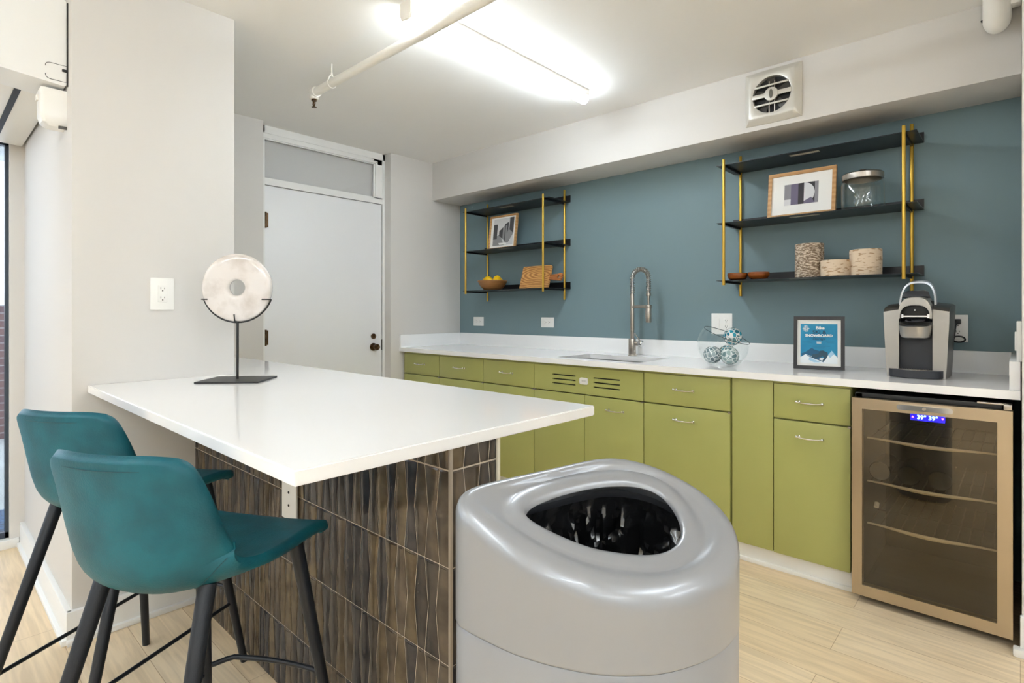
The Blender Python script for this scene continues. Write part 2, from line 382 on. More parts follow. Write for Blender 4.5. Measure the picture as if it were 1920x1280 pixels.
# transom: dark textured sheet behind the glass
tr = struct(bpy.data.objects.new('window_2', None)); COL.objects.link(tr)
b = MB(); b.box(XF - .06, XF - .05, 1.5, 2.51, 2.12, 2.40); b.build('backing_sheet', mat('blue_grey_sheeting', '#48505B', 0.5, var='#6E7B8E', vscale=7, stretch=(1, 1, 3), bump=0.4, bscale=9, vlo=.4, vhi=.75), tr)
b = MB(); b.box(XF - .006, XF - .002, 1.6, 2.505, 2.125, 2.40); b.build('pane', M['win'], tr)

# ============================================================ OUTSIDE
def brick_mat():
    m = bpy.data.materials.new('red_brick'); m.use_nodes = True; nt = m.node_tree; b = nt.nodes['Principled BSDF']; L = nt.links.new
    tc = nt.nodes.new('ShaderNodeTexCoord'); sp = nt.nodes.new('ShaderNodeSeparateXYZ'); cb = nt.nodes.new('ShaderNodeCombineXYZ')
    L(tc.outputs['Object'], sp.inputs[0]); L(sp.outputs[1], cb.inputs[0]); L(sp.outputs[2], cb.inputs[1])
    br = nt.nodes.new('ShaderNodeTexBrick'); br.inputs['Scale'].default_value = 1; br.inputs['Brick Width'].default_value = .22; br.inputs['Row Height'].default_value = .075; br.inputs['Mortar Size'].default_value = .006
    br.inputs['Color1'].default_value = lin('#8C6A66'); br.inputs['Color2'].default_value = lin('#7A6064'); br.inputs['Mortar'].default_value = lin('#B5B0B0'); L(cb.outputs[0], br.inputs[0]); L(br.outputs[0], b.inputs['Base Color']); b.inputs['Roughness'].default_value = .9
    return m
b = MB(); b.box(-7.7, -7.5, -8, 3, -.1, 1.28)
o = b.build('garden_wall', brick_mat()); tag(o, 'low brick wall seen outside through the tall window', 'wall')
b = MB(); b.box(-8.5, XW - .1, -8, 3, -.16, -.06); o = b.build('patio', M['concrete']); o['kind'] = 'structure'
b = MB(); b.box(-4.75, -3.95, -.6, .7, -.06, -.045, bev=.003); o = b.build('outdoor_mat', mat('blue_grey_mat', '#5B7FA6', .8, var='#3D4F66', vscale=40)); tag(o, 'blue-grey mat on the ground outside the tall window', 'mat')

b = MB(); b.box(-7.0, XW - .1, -8, 3, 2.62, 2.72); o = b.build('added_sky_blocker', M['concrete']); o['kind'] = 'structure'  # unseen slab added to cut sky light at the tall window
# ============================================================ LIGHTS
def strip_light(label, group):
    t = thing('strip_light', label, 'ceiling light', group)
    b = MB(); b.prism([(-.034, 0), (.034, 0), (.034, -.032), (.028, -.036), (-.028, -.036), (-.034, -.032)], -.63, .63, 'xz'); b.build('housing', M['cream'], t)
    R = []
    for yy, k in ((-.632, .0), (-.632, 1), (.632, 1), (.632, .0)):
        R.append([(.033 * math.cos(a) * k, yy, -.034 - (.038 * math.sin(a)) * k) for a in [PI * i / 12 for i in range(13)]] + [(0.0, yy, -.034)])
    b = MB(); b.rings(R[1:3], True, True, True); b.build('tube_cover', M['lamp'], t)
    b = MB(); b.prism([(-.036, 0), (.036, 0), (.036, -.05), (.025, -.075), (-.025, -.075), (-.036, -.05)], -.642, -.630, 'xz'); b.build('end_cap', M['cream'], t)
    return t
M['fill_lamp'] = M['lamp'].copy(); M['fill_lamp'].name = 'lit_tube_cover_bright'; M['fill_lamp'].node_tree.nodes['Principled BSDF'].inputs['Emission Strength'].default_value = 9.0
sl0 = strip_light('long glowing fluorescent strip light on the kitchen ceiling', None); place(sl0, (-1.866, 2.016, CZ))
fill_light = strip_light('added fill light on the ceiling at the far right by the end wall', None); place(fill_light, (2.9, 1.3, CZ))  # unseen fixture added for ambient fill, source of the copies below
[c for c in fill_light.children if c.name.startswith('tube_cover')][0].data.materials[0] = M['fill_lamp']
ROW = {-1.3: 'row nearest the camera', -3.0: 'rearmost row'}
for y in ROW:
    for x, wd in ((-2.8, 'first'), (-1.2, 'second'), (.6, 'third'), (2.4, 'fourth')):
        dup(fill_light, (x, y, CZ), label='%s added fill light from the tall window in the %s of unseen ceiling lights' % (wd, ROW[y]), group='added fill lights behind the camera')  # more out-of-view copies put in to raise the ambient light
dup(fill_light, (1.3, .75, CZ), label='added fill light on the ceiling to the right of the kitchen, nearer the camera')
# window portal
pd = bpy.data.lights.new('window_daylight', 'AREA'); pd.shape = 'RECTANGLE'; pd.size = 3.5; pd.size_y = 2.0; pd.cycles.is_portal = True
po = bpy.data.objects.new('window_daylight', pd); COL.objects.link(po); po.location = (XW - .02, -1.43, 1.06); po.rotation_euler = (0, -PI / 2, 0)
po.rotation_euler = (PI / 2, 0, -PI / 2)

# ============================================================ COUNTER
def rounded(pts, r, seg=6):
    out = []; n = len(pts)
    for i in range(n):
        p0 = Vector(pts[i - 1]); p1 = Vector(pts[i]); p2 = Vector(pts[(i + 1) % n])
        rr = r[i] if isinstance(r, (list, tuple)) else r
        a = (p0 - p1).normalized(); c = (p2 - p1).normalized()
        if rr <= 0: out.append(tuple(p1)); continue
        for k in range(seg + 1):
            t = k / seg; q = p1 + a * rr * (1 - t) ** 2 + c * rr * t ** 2; out.append((q.x, q.y))
    return out
t = thing('countertop', 'long white quartz countertop over the green cabinets along the teal wall', 'countertop')
CT = .92
b = MB()
SX0, SX1, SY0, SY1 = -2.172, -1.585, 2.785, 3.155
b.box(XD, SX0, 2.684, YT, .888, CT); b.box(SX1, 0.0, 2.684, YT, .888, CT); b.box(SX0, SX1, 2.684, SY0, .888, CT); b.box(SX0, SX1, SY1, YT, .888, CT)
bmesh.ops.remove_doubles(b.bm, verts=b.bm.verts, dist=1e-5)
b.build('slab', M['quartz'], t)
b = MB(); b.box(XD + .022, -.03, YT - .02, YT, CT, 1.024, bev=.001); b.build('backsplash', M['quartz'], t)
b = MB(); b.box(XD, XD + .022, 2.684, YT, CT, 1.024, bev=.001); b.build('side_splash', M['quartz'], t)
b = MB(); b.box(-.03, 0.0, 2.70, YT, CT, 1.024, bev=.001); b.build('side_splash', M['quartz'], t)
settle(t, (-1.9, 3.0, .888))
t = thing('sink', 'stainless steel undermount sink set in the long countertop below the faucet', 'sink')
outer = rounded([(SX0 - .004, SY0 - .004), (SX1 + .004, SY0 - .004), (SX1 + .004, SY1 + .004), (SX0 - .004, SY1 + .004)], .03)
inner = [((x + 1.878) * .95 - 1.878, (y - 2.97) * .95 + 2.97) for x, y in outer]
b = MB(); b.rings([[(x, y, .887) for x, y in outer], [(x, y, .74) for x, y in outer], [(x, y, .72) for x, y in inner]], True, False, True); b.build('basin', M['sink'], t, fix=False)
b = MB(); b.cyl((-1.88, 3.02, .7195), (-1.88, 3.02, .724), .042, bev=.001); b.build('drain', M['chrome'], t)
settle(t, (-1.88, 2.97, .72))

# ============================================================ CABINETS
YC = 2.715
def pull(parent, x, z):
    # bow pull with ball ends and swollen middle
    b = MB(); N = 25; pts = []; rad = []
    for i in range(N):
        u = i / (N - 1) * 2 - 1
        pts.append((x + u * .052, YC - .024 - .004 * (1 - u * u), z + .004 * abs(u) ** 3)); rad.append(.0030 + .0022 * math.exp(-(u / .28) ** 2))
    b.tube(pts, rad, 8)
    for s_ in (-1, 1):
        b.sphere((x + s_ * .052, YC - .024, z + .004), .0062, n=12); b.cyl((x + s_ * .047, YC - .024, z + .003), (x + s_ * .047, YC, z + .001), .0035, n=10); b.cyl((x + s_ * .047, YC - .003, z + .001), (x + s_ * .047, YC, z + .001), .007, n=12)
    return b.build('handle', M['chrome'], parent)
def clip(parent, x, z):
    b = MB(); b.box(x - .013, x - .001, YC - .002, YC + .012, z - .008, z, bev=.001); b.build('hinge_clip', M['nickel'], parent)
def cabinet(x0, x1, label, kind='drawer', doors=1, handle=True):
    g = .0022
    t = thing('base_cabinet', label, 'cabinet', None)
    b = MB(); e_ = .0006
    if kind == 'sink':
        b.box(x0 + e_, x0 + .018, YC + .022, 3.325, .092, .886); b.box(x1 - .018, x1 - e_, YC + .022, 3.325, .092, .886); b.box(x0 + e_, x1 - e_, 3.31, 3.325, .092, .886); b.box(x0 + e_, x1 - e_, YC + .022, 3.325, .092, .11)
    else: b.box(x0 + e_, x1 - e_, YC + .022, 3.325, .092, .886)
    b.box(x0 + e_, x1 - e_, YC + .004, YC + .024, .876, .886); b.build('body', M['green'], t)
    if kind == 'drawer':
        d = MB().box(x0 + g, x1 - g, YC, YC + .02, .716, .874, bev=.0025).build('drawer', M['green'], t)
        if handle: pull(d, (x0 + x1) / 2, .797)
    n = doors; wdt = (x1 - x0) / n
    for i in range(n):
        a = x0 + i * wdt; c = a + wdt
        d = MB().box(a + g, c - g, YC, YC + .02, .088, .709, bev=.0025).build('door', M['green'], t)
        if handle and (n == 1): pull(d, (a + c) / 2, .640)
        if n == 2: pull(d, c - .175 if i == 1 else a + .175, .640)
    if kind == 'drawer': clip(t, x1, .713)
    return t
CX = [(-3.70, -3.257), (-3.257, -2.778), (-2.778, -2.308), (-2.308, -1.52), (-1.52, -1.046), (-1.04, -.849), (-.847, -.532)]
settle(cabinet(*CX[0], 'olive green cabinet farthest left, against the beige wall by the door'), ((-3.48), 3.0, .09))
settle(cabinet(*CX[1], 'olive green drawer cabinet second from the far left corner'), (-3.02, 3.0, .09))
settle(cabinet(*CX[2], 'olive green drawer cabinet just left of the slotted sink cabinet'), (-2.54, 3.0, .09))
t = cabinet(*CX[3], 'wide olive green sink cabinet with six vent slots and a white badge', kind='sink', doors=2, handle=True)
# panel with real slots: strips around the openings
b = MB(); x0, x1 = CX[3]; z0, z1 = .716, .874
S = [(-2.157, -1.98), (-1.849, -1.671)]; ZS = [.764, .791, .818]; hs = .0038
cuts = [z0] + sum([[z - hs, z + hs] for z in ZS], []) + [z1]
for i in range(len(cuts) - 1):
    if i % 2 == 0: b.box(x0 + .0022, x1 - .0022, YC, YC + .02, cuts[i], cuts[i + 1])
    else:
        for a, c in ((x0 + .0022, S[0][0]), (S[0][1], S[1][0]), (S[1][1], x1 - .0022)): b.box(a, c, YC, YC + .02, cuts[i], cuts[i + 1])
bmesh.ops.remove_doubles(b.bm, verts=b.bm.verts, dist=1e-5)
pn = b.build('front_panel', M['green'], t)
for a, c in S:
    for z in ZS: MB().box(a, c, YC + .012, YC + .019, z - hs, z + hs).build('vent_slot', M['dark'], pn)
bd = MB().prism(rounded([(-1.947, .774), (-1.887, .774), (-1.887, .814), (-1.947, .814)], .012), YC - .006, YC, 'xz').build('badge', M['plate'], pn)
b = MB()
for k in range(6): b.box(-1.935 + k * .007, -1.9325 + k * .007, YC - .0068, YC - .0055, .789, .800)
b.build('badge_marking', mat('badge_grey', '#B9B9B4', .5), t)
clip(t, x1, .713); clip(t, x0 + .012, .713)
settle(t, (-1.91, 3.0, .09))
settle(cabinet(*CX[4], 'olive green drawer cabinet right of the sink cabinet, partly behind the silver bin'), (-1.28, 3.0, .09))
b = MB(); b.box(CX[5][0], CX[5][1], YC + .006, YC + .03, .088, .886, bev=.002); o = b.build('filler_panel', M['green']); tag(o, 'plain olive green filler panel without handles between two cabinets', 'panel')
settle(cabinet(*CX[6], 'narrow olive green drawer cabinet directly left of the wine fridge'), (-.69, 3.0, .09))

# ============================================================ WINE FRIDGE
t = thing('wine_fridge', 'stainless framed glass door wine fridge under the right end of the countertop', 'fridge')
FX0, FX1, FY = -.519, -.02, 2.66
b = MB()
b.box(FX0 + .004, FX0 + .03, 2.705, 3.27, .03, .862); b.box(FX1 - .03, FX1 - .002, 2.705, 3.27, .03, .862); b.box(FX0 + .004, FX1 - .002, 2.705, 3.27, .84, .866, bev=.003); b.box(FX0 + .004, FX1 - .002, 2.705, 3.27, .03, .06); b.box(FX0 + .004, FX1 - .002, 3.25, 3.27, .03, .862)
b.build('body', M['blackpl'], t)
d = None
ox0, ox1, oz0, oz1 = FX0, FX1, .032, .848; ix0, ix1, iz0, iz1 = FX0 + .037, FX1 - .042, .076, .804
b = MB()
for pts in ([(ox0, oz0), (ox1, oz0), (ix1, iz0), (ix0, iz0)], [(ox1, oz0), (ox1, oz1), (ix1, iz1), (ix1, iz0)], [(ox1, oz1), (ox0, oz1), (ix0, iz1), (ix1, iz1)], [(ox0, oz1), (ox0, oz0), (ix0, iz0), (ix0, iz1)]):
    b.prism(pts, FY, FY + .035, 'xz')
d = b.build('door', M['steel'], t, smooth=False)
MB().box(ix0 - .004, ix1 + .004, FY + .006, FY + .012, iz0 - .004, iz1 + .004).build('glass', M['frg'], d)
b = MB(); b.box(FX0 + .01, FX1 - .01, FY + .035, FY + .045, .035, .075); b.box(FX0 + .01, FX1 - .01, FY + .035, FY + .045, .81, .845); b.box(FX0 + .01, FX0 + .035, FY + .035, FY + .045, .035, .845); b.box(FX1 - .035, FX1 - .01, FY + .035, FY + .045, .035, .845); b.build('gasket', M['blackpl'], t)
b = MB(); b.prism(rounded([(-.362, .818), (-.186, .818), (-.186, .838), (-.362, .838)], .0095), FY - .014, FY, 'xz'); h = b.build('handle', M['chrome'], d)
b = MB(); b.cyl((-.274, FY - .018, .828), (-.274, FY - .012, .828), .006, n=16); b.build('lock', M['nickel'], d)
b = MB(); b.box(-.325, -.215, FY + .05, FY + .056, .772, .800, bev=.002); b.build('display', M['ledbg'], t)
text('39° 39°', .022, M['led'], t, Matrix.Translation((-.27, FY + .049, .779)) @ RX90, 'display_digits', bold=.0005)
M['magenta'] = mat('magenta_led', '#C04AFF', .5, emit='#C04AFF', estr=4)
MB().prism([(-.321, .783), (-.313, .783), (-.317, .790)], FY + .048, FY + .05, 'xz').build('display_arrow', M['magenta'], t)
MB().prism([(-.226, .790), (-.218, .790), (-.222, .783)], FY + .048, FY + .05, 'xz').build('display_arrow', M['magenta'], t)
for k, z in enumerate((.676, .495, .318)):
    b = MB(); n = 24; R0 = []; 
    xa, xb = FX0 + .045, FX1 - .045
    for i in range(n + 1):
        u = i / n; x = xa + (xb - xa) * u; s_ = math.sin(PI * u) ** 2; hh = .003 + .004 * s_; zc = z - .006 * s_; y = 2.72 - .012 * s_
        R0.append([(x, y, zc - hh), (x, y - .004, zc), (x, y, zc + hh), (x, y + .006, zc + hh), (x, y + .006, zc - hh)])
    b.rings(R0, True, True, True); sh = b.build('shelf', M['foil'], t)
    b = MB()
    for i in range(12): b.cyl((xa + .01 + i * (xb - xa - .02) / 11, 2.72, z), (xa + .01 + i * (xb - xa - .02) / 11, 3.24, z), .0022, n=6)
    b.cyl((xa, 3.2, z), (xb, 3.2, z), .003, n=6); b.cyl((xa, 2.95, z - .004), (xb, 2.95, z - .004), .003, n=6)
    b.build('shelf_wires', M['rackin'], sh)
b = MB(); b.cyl((-.445, 2.74, .385), (-.445, 2.755, .40), .009, n=14); b.build('drain_plug', M['plate'], t)
for x in (FX0 + .05, FX1 - .05):
    for y in (2.75, 3.2): MB().cyl((x, y, 0), (x, y, .032), .018, n=14).build('foot', M['blackpl'], t)
b = MB(); b.box(-.12, -.03, 2.70, 2.74, .862, .869, bev=.002); b.box(-.045, -.022, 2.675, 2.73, .849, .868, bev=.002); b.build('top_hinge', M['nickel'], t)
settle(t, (-.27, 2.95, 0))
for i, (x, lab) in enumerate(((-.435, 'leftmost dark wine bottle lying inside the fridge'), (-.335, 'middle dark wine bottle of the three lying inside the fridge'), (-.235, 'rightmost dark wine bottle lying inside the fridge'))):
    t = thing('wine_bottle', lab, 'bottle', 'wine bottles lying in the fridge')
    b = MB(); z = .495 + .002 + .039
    b.lathe([(0, .008), (.02, .006), (.036, 0), (.039, .004), (.039, .19), (.034, .21), (.016, .235), (.0145, .29), (.0155, .292), (.0155, .3), (0, .3)], (0, 0), 28, 'y'); b.build('glass_body', M['bottle'], t)
    b = MB(); b.lathe([(.0152, .25), (.0157, .255), (.0162, .302), (0, .303)], (0, 0), 20, 'y'); b.build('foil_cap', M['g2'], t)
    t.location = (x, 2.75, z)

# ============================================================ FAUCET
t = thing('faucet', 'tall brushed nickel spring-neck faucet behind the sink', 'faucet')
fx, fy = -1.888, 3.222
b = MB(); b.cyl((fx, fy, CT), (fx, fy, CT + .006), .03, bev=.002); b.cyl((fx, fy, CT + .005), (fx, fy, 1.03), .0245, bev=.002); b.cyl((fx, fy, 1.0), (fx + .055, fy, 1.0), .0135, bev=.001); b.cyl((fx, fy, 1.03), (fx, fy, 1.326), .0135, bev=.001); b.build('post', M['nickel'], t)
arch = []
for i in range(61):
    u = i / 60
    if u < .28: arch.append(Vector((fx, fy, 1.326 + (u / .28) * .098)))
    else:
        a = PI * (u - .28) / .6
        if a <= PI: arch.append(Vector((fx + .063 - .063 * math.cos(a), fy - .004 * a, 1.424 + .062 * math.sin(a))))
        else: arch.append(Vector((fx + .126, fy - .0126, 1.424 - (u - .88) / .12 * .10)))
b = MB(); b.tube(arch, .0085, 10); b.build('hose', M['sink'], t)
b = MB(); co = []; turns = 34; N = turns * 10
L = [0]
for i in range(1, len(arch)): L.append(L[-1] + (arch[i] - arch[i - 1]).length)
def at(s):
    s *= L[-1]
    for i in range(1, len(arch)):
        if L[i] >= s:
            k = (s - L[i - 1]) / max(L[i] - L[i - 1], 1e-9); return arch[i - 1].lerp(arch[i], k), (arch[i] - arch[i - 1]).normalized()
    return arch[-1], (arch[-1] - arch[-2]).normalized()
for i in range(N + 1):
    p, dd = at(i / N); s1 = Vector((0, 1, 0)); s1 = (s1 - dd * s1.dot(dd)).normalized(); s2 = dd.cross(s1); a = 2 * PI * turns * i / N
    co.append(p + (s1 * math.cos(a) + s2 * math.sin(a)) * .0145)
b.tube(co, .0026, 6); b.build('spring', M['nickel'], t)
hx, hy = fx + .126, fy - .0126
b = MB(); b.cyl((hx, hy, 1.31), (hx, hy, 1.328), .016, bev=.002); b.cyl((hx, hy, 1.235), (hx, hy, 1.31), .006, .009); b.build('hose_end', M['nickel'], t)
b = MB(); b.box(fx, hx, fy - .012, fy - .002, 1.232, 1.250, bev=.002); b.cyl((hx, hy, 1.230), (hx, hy, 1.252), .0205, bev=.002); b.build('support_arm', M['nickel'], t)
b = MB(); b.cyl((hx, hy, 1.142), (hx, hy, 1.236), .0185, bev=.003); b.cyl((hx, hy, 1.138), (hx, hy, 1.144), .015); b.box(hx - .022, hx - .012, hy - .006, hy + .006, 1.165, 1.215, bev=.002); b.build('spray_head', M['nickel'], t)
b = MB(); b.cyl((fx + .05, fy, 1.0), (fx + .078, fy, 1.0), .021, bev=.004); b.tube([(fx + .068, fy - .012, 1.01), (fx + .055, fy - .02, 1.035), (fx + .038, fy - .03, 1.064)], [.005, .0045, .004], 10); b.sphere((fx + .038, fy - .03, 1.065), .0055, n=12); b.build('lever', M['chrome'], t)
settle(t, (fx, fy, CT))

# ============================================================ OUTLETS  (local: face towards -Y)
def outlet(label, loc, rz, w_, h_, kind='v'):
    t = thing('wall_outlet', label, 'outlet')
    b = MB(); b.box(-w_ / 2, w_ / 2, -.006, 0, -h_ / 2, h_ / 2, bev=.003); b.build('cover_plate', M['plate'], t)
    def rec(cx, cz, ww, hh, horiz=False, name='receptacle'):
        o = MB().box(cx - ww / 2, cx + ww / 2, -.0085, -.005, cz - hh / 2, cz + hh / 2, bev=.0015).build(name, M['plate'], t)
        for s_ in (-1, 1):
            b = MB(); q = s_ * .0185
            for (dx, dz, a, c) in ((-.0065, .004, .0016, .008), (.0065, .004, .0016, .0065)):
                X, Z, A, C = dx, dz, a, c
                if horiz: b.box(cx + q - Z - C / 2, cx + q - Z + C / 2, -.0092, -.008, cz + X - A / 2, cz + X + A / 2)
                else: b.box(cx + X - A / 2, cx + X + A / 2, -.0092, -.008, cz + q + Z - C / 2, cz + q + Z + C / 2)
            if horiz: b.cyl((cx + q + .006, -.0092, cz), (cx + q + .006, -.008, cz), .0024, n=10)
            else: b.cyl((cx, -.0092, cz + q - .006), (cx, -.008, cz + q - .006), .0024, n=10)
            b.build('plug_holes', M['slot'], o)
    if kind == 'v': rec(0, 0, .033, .067)
    if kind == 'h': rec(0, 0, .067, .033, True)
    if kind == 'double':
        rec(.03, 0, .033, .067)
        MB().box(-.03 - .017, -.03 + .017, -.0095, -.005, -.034, .034, bev=.002).build('rocker_switch', M['plate'], t)
    place(t, loc, rz); return t
outlet('white double outlet on the beige pillar, above the bar counter end', (-2.54, .678, 1.277), PI / 2, .084, .128)
outlet('small horizontal outlet on the teal wall, nearest the door corner', (-3.481, YT, 1.127), 0, .126, .078, 'h')
outlet('small horizontal outlet below the right end of the left shelf unit', (-2.707, YT, 1.127), 0, .126, .078, 'h')
outlet('square switch and outlet plate on the teal wall behind the glass bowl', (-1.342, YT, 1.134), 0, .128, .128, 'double')
t = outlet('white outlet behind the coffee maker with a black plug in it', (-.217, YT, 1.128), 0, .074, .128)
t = thing('power_cord', 'black plug and looped power cord in the outlet by the coffee maker', 'cord')
b = MB(); b.box(-.232, -.205, YT - .034, YT - .0093, 1.148, 1.172, bev=.004); b.build('plug', M['blackpl'], t)
b = MB(); pts = [(-.222, YT - .03, 1.155)]
for i in range(5): pts.append((-.224 - .002 * i, YT - .034, 1.14 - .018 * i))
for i in range(15):
    a = PI * .9 + 2 * PI * i / 14; pts.append((-.212 + .024 * math.cos(a), YT - .036 - .002 * i, 1.078 + .014 * math.sin(a)))
pts += [(-.26, YT - .075, 1.06), (-.285, YT - .095, 1.0), (-.30, YT - .085, .94), (-.32, YT - .08, .926)]
b.tube(pts, .0038, 8); b.build('cable_and_gap', M['blackpl'], t)
settle(t, (-.23, YT - .02, 1.1))
t = thing('switch_plate', 'white switch plate on the right end wall above the counter, seen edge-on', 'switch')
b = MB(); b.box(-.011, .004, 2.75, 2.83, 1.02, 1.17, bev=.003); b.build('cover_plate', M['plate'], t); b = MB(); b.box(-.016, -.01, 2.775, 2.805, 1.06, 1.13, bev=.002); b.build('rocker', M['plate'], t)
settle(t, (0, 2.79, 1.09))

# ============================================================ WALL SHELVES
def shelf_unit(x0, x1, label):
    t = thing('wall_shelf', label, 'shelf')
    for x in (x0, x1):
        b = MB(); b.cyl((x, 3.334, 1.30), (x, 3.334, 2.13), .0078, n=16, bev=.001); b.build('post', M['brass'], t)
        b = MB(); b.cyl((x, 3.08, 1.356), (x, 3.08, 2.06), .0078, n=16, bev=.001); b.build('post', M['brass'], t)
    ex0, ex1 = x0 - .046, x1 + .048
    for z in (2.032, 1.706, 1.381):
        b = MB(); b.box(ex0, ex1, 3.092, 3.346, z, z + .003); b.box(ex0, ex1, 3.343, 3.346, z, z + .052); 
        s_ = b.build('shelf_board', M['shelfblk'], t, smooth=False)
        for x in (x0, x1): MB().box(x - .004, x + .004, 3.08, 3.334, z - .013, z - .001).build('support_arm', M['shelfblk'], s_, smooth=False)
        b = MB(); xm = (x0 + x1) / 2 - .02; b.box(xm - .07, xm + .07, 3.135, 3.165, z - .0015, z); b.build('label_strip', mat('pale_label', '#A8A69C', .6), s_, smooth=False)
    settle(t, ((x0 + x1) / 2, 3.34, 1.38)); return t
shelf_unit(-1.224, -.394, 'three-tier black shelf with brass rods on the right, above the coffee maker')
shelf_unit(-3.358, -2.534, 'three-tier black shelf with brass rods on the left, near the door')

# pictures (local: XZ plane, facing -Y, bottom at z=0)
def frame_obj(label, w_, h_, fw, m_, dep=.018):
    t = thing('picture_frame', label, 'picture')
    b = MB()
    o = [(-w_ / 2, 0), (w_ / 2, 0), (w_ / 2, h_), (-w_ / 2, h_)]; i = [(-w_ / 2 + fw, fw), (w_ / 2 - fw, fw), (w_ / 2 - fw, h_ - fw), (-w_ / 2 + fw, h_ - fw)]
    for k in range(4): b.prism([o[k], o[(k + 1) % 4], i[(k + 1) % 4], i[k]], -dep, 0, 'xz')
    b.build('frame', m_, t, smooth=False)
    MB().box(-w_ / 2 + fw * .6, w_ / 2 - fw * .6, -dep * .55, -.001, fw * .6, h_ - fw * .6).build('mat_board', M['paper'], t)
    return t
def art(t, shapes, y=-.0105, name='print'):
    # flat printed shapes, each layer a hair in front of the last
    b = MB(); ms = []
    for k, (pts, m_) in enumerate(shapes):
        if m_ not in ms: ms.append(m_)
        f = b.bm.faces.new([b.bm.verts.new((u, y - .00012 * k, v)) for u, v in pts]); f.material_index = ms.index(m_)
        if f.normal.y > 0 or (f.normal_update() or f.normal.y > 0): f.normal_flip()
    return b.build(name, ms, t, smooth=False, fix=False)
R4 = lambda a, b_, c, d: [(a, c), (b_, c), (b_, d), (a, d)]
t = frame_obj('oak-framed abstract print in lilac and grey on the right shelf unit', .33, .25, .018, M['oak'])
cx = 0; sh = [(R4(-.083, .083, .068, .182), M['g1']), (R4(-.083, -.05, .068, .182), M['g4']), (R4(-.083, -.05, .068, .10), M['g3']), (R4(-.014, .014, .068, .182), M['g2']), (R4(.014, .083, .068, .182), M['g2']),
              ([(.014, .182)] + [(.014 + .052 * math.sin(PI * k / 20), .125 + .057 * math.cos(PI * k / 20)) for k in range(21)] + [(.014, .075)], M['g3']), (R4(.066, .083, .068, .182), M['g4']), ([(.014, .068), (.066, .068), (.05, .10), (.014, .082)], M['g1'])]
art(t, sh); place(t, (-.857, 3.19, 1.7095), 0, rx=-.12)
t = frame_obj('oak-framed black and white photo of an arcade on the left shelf unit', .295, .275, .014, M['oak'])
sh = [(R4(-.105, .115, .03, .25), M['ph3']), ([(-.105, .03), (.02, .03), (-.03, .12), (-.105, .10)], M['ph2']), (R4(-.105, -.062, .085, .205), M['ph1']),
      ([(-.04, .11), (-.02, .10), (-.02, .16), (-.04, .15)], M['ph1']), ([(-.02, .095), (.0, .085), (.0, .175), (-.02, .165)], M['ph1']), ([(.0, .08), (.02, .07), (.02, .19), (.0, .18)], M['ph2']), ([(.02, .065), (.06, .05), (.06, .215), (.02, .20)], M['ph1']), ([(.03, .07), (.045, .06), (.045, .19), (.03, .19)], M['ph2']),
      ([(.06, .045), (.115, .12), (.115, .25), (.07, .25), (.07, .16)], M['ph1']), ([(.02, .045), (.06, .05), (.115, .12), (.06, .16)], M['ph2']), ([(-.03, .035), (.05, .035), (.04, .05), (-.04, .05)], M['paper'])]
art(t, sh); place(t, (-3.045, 3.19, 1.7095), 0, rx=-.12)
# poster frame on the counter
t = frame_obj('black-framed blue ski and snowboard poster standing on the counter', .222, .262, .0165, M['frameblk'], .02)
W0 = [(-.073, .062), (-.073, .218), (.080, .218), (.080, .062)]
sh = [([(-.080, .058), (-.080, .225), (.080, .225), (.080, .058)], M['blueprint']),
      ([(-.078, .075), (-.058, .085), (-.03, .106), (-.02, .098), (.01, .088), (.03, .075), (.0, .05), (-.06, .05)], M['navy']),
      ([(-.080, .058), (-.058, .073), (-.03, .064), (.0, .048), (.02, .042), (.04, .072), (.056, .094), (.08, .060), (.08, .03), (-.08, .03)], M['snow']),
      ([(-.04, .06), (-.02, .048), (.01, .036), (-.02, .034), (-.045, .046)], M['ice']), ([(.04, .072), (.056, .094), (.072, .072), (.062, .074), (.056, .066), (.048, .058)], M['ice']),
      ([(-.03, .072), (.0, .078), (.006, .092), (.018, .094), (.038, .084), (.04, .07), (.028, .046), (.018, .040), (.008, .05), (.024, .056), (.018, .064), (-.004, .060), (-.012, .048), (-.03, .058)], M['slate']),
      ([(-.052, .066), (-.05, .069), (.024, .039), (.02, .036)], M['navy']), ([(.002, .052), (.016, .043), (.022, .057)], M['snow'])]
art(t, sh, -.0125, 'poster')
TM = lambda x, z: Matrix.Translation((x, -.0138, z)) @ RX90
text('Bike', .021, M['paper'], t, TM(.006, .198), 'lettering', bold=.0007, xs=1.05)
text('SKI &', .024, M['ink'], t, TM(.002, .176), 'lettering', xs=1.1, bold=.0004)
text('SNOWBOARD', .0175, M['paper'], t, TM(.0, .161), 'lettering', bold=.0007, xs=1.05)
text('Storage', .018, M['ink'], t, TM(.0, .146), 'lettering', shear=.4)
for k, s_ in enumerate(('GET 1', 'MONTH', 'RENT FREE', 'LIMITED', 'TIME')):
    text(s_, .0062, M['paper'], t, TM(-.056, .211 - k * .0062), 'lettering', bold=.0003)
b = MB()
for z, a, c in ((.137, -.07, -.04), (.131, -.072, -.03), (.137, .03, .07), (.131, .035, .068), (.114, -.048, .05), (.109, -.03, .03), (.104, -.012, .02)): b.box(a, c, -.0136, -.0132, z, z + .0009)
b.build('small_print', M['navy'], t)
MB().box(-.01, .012, -.0138, -.0132, .1325, .1365).build('white_caption', M['paper'], t); MB().box(-.009, .011, -.0138, -.0132, .1275, .1310).build('white_caption', M['paper'], t)
b = MB(); b.rings([[(-.04, .078, .012), (.04, .078, .012), (.04, .081, .012), (-.04, .081, .012)], [(-.015, .001, .18), (.015, .001, .18), (.015, .004, .18), (-.015, .004, .18)]], True, True, True); b.build('easel_back', M['frameblk'], t)
place(t, (-.736, 3.044, .9205), math.atan2(.060, .218) - .05, rx=-.11)

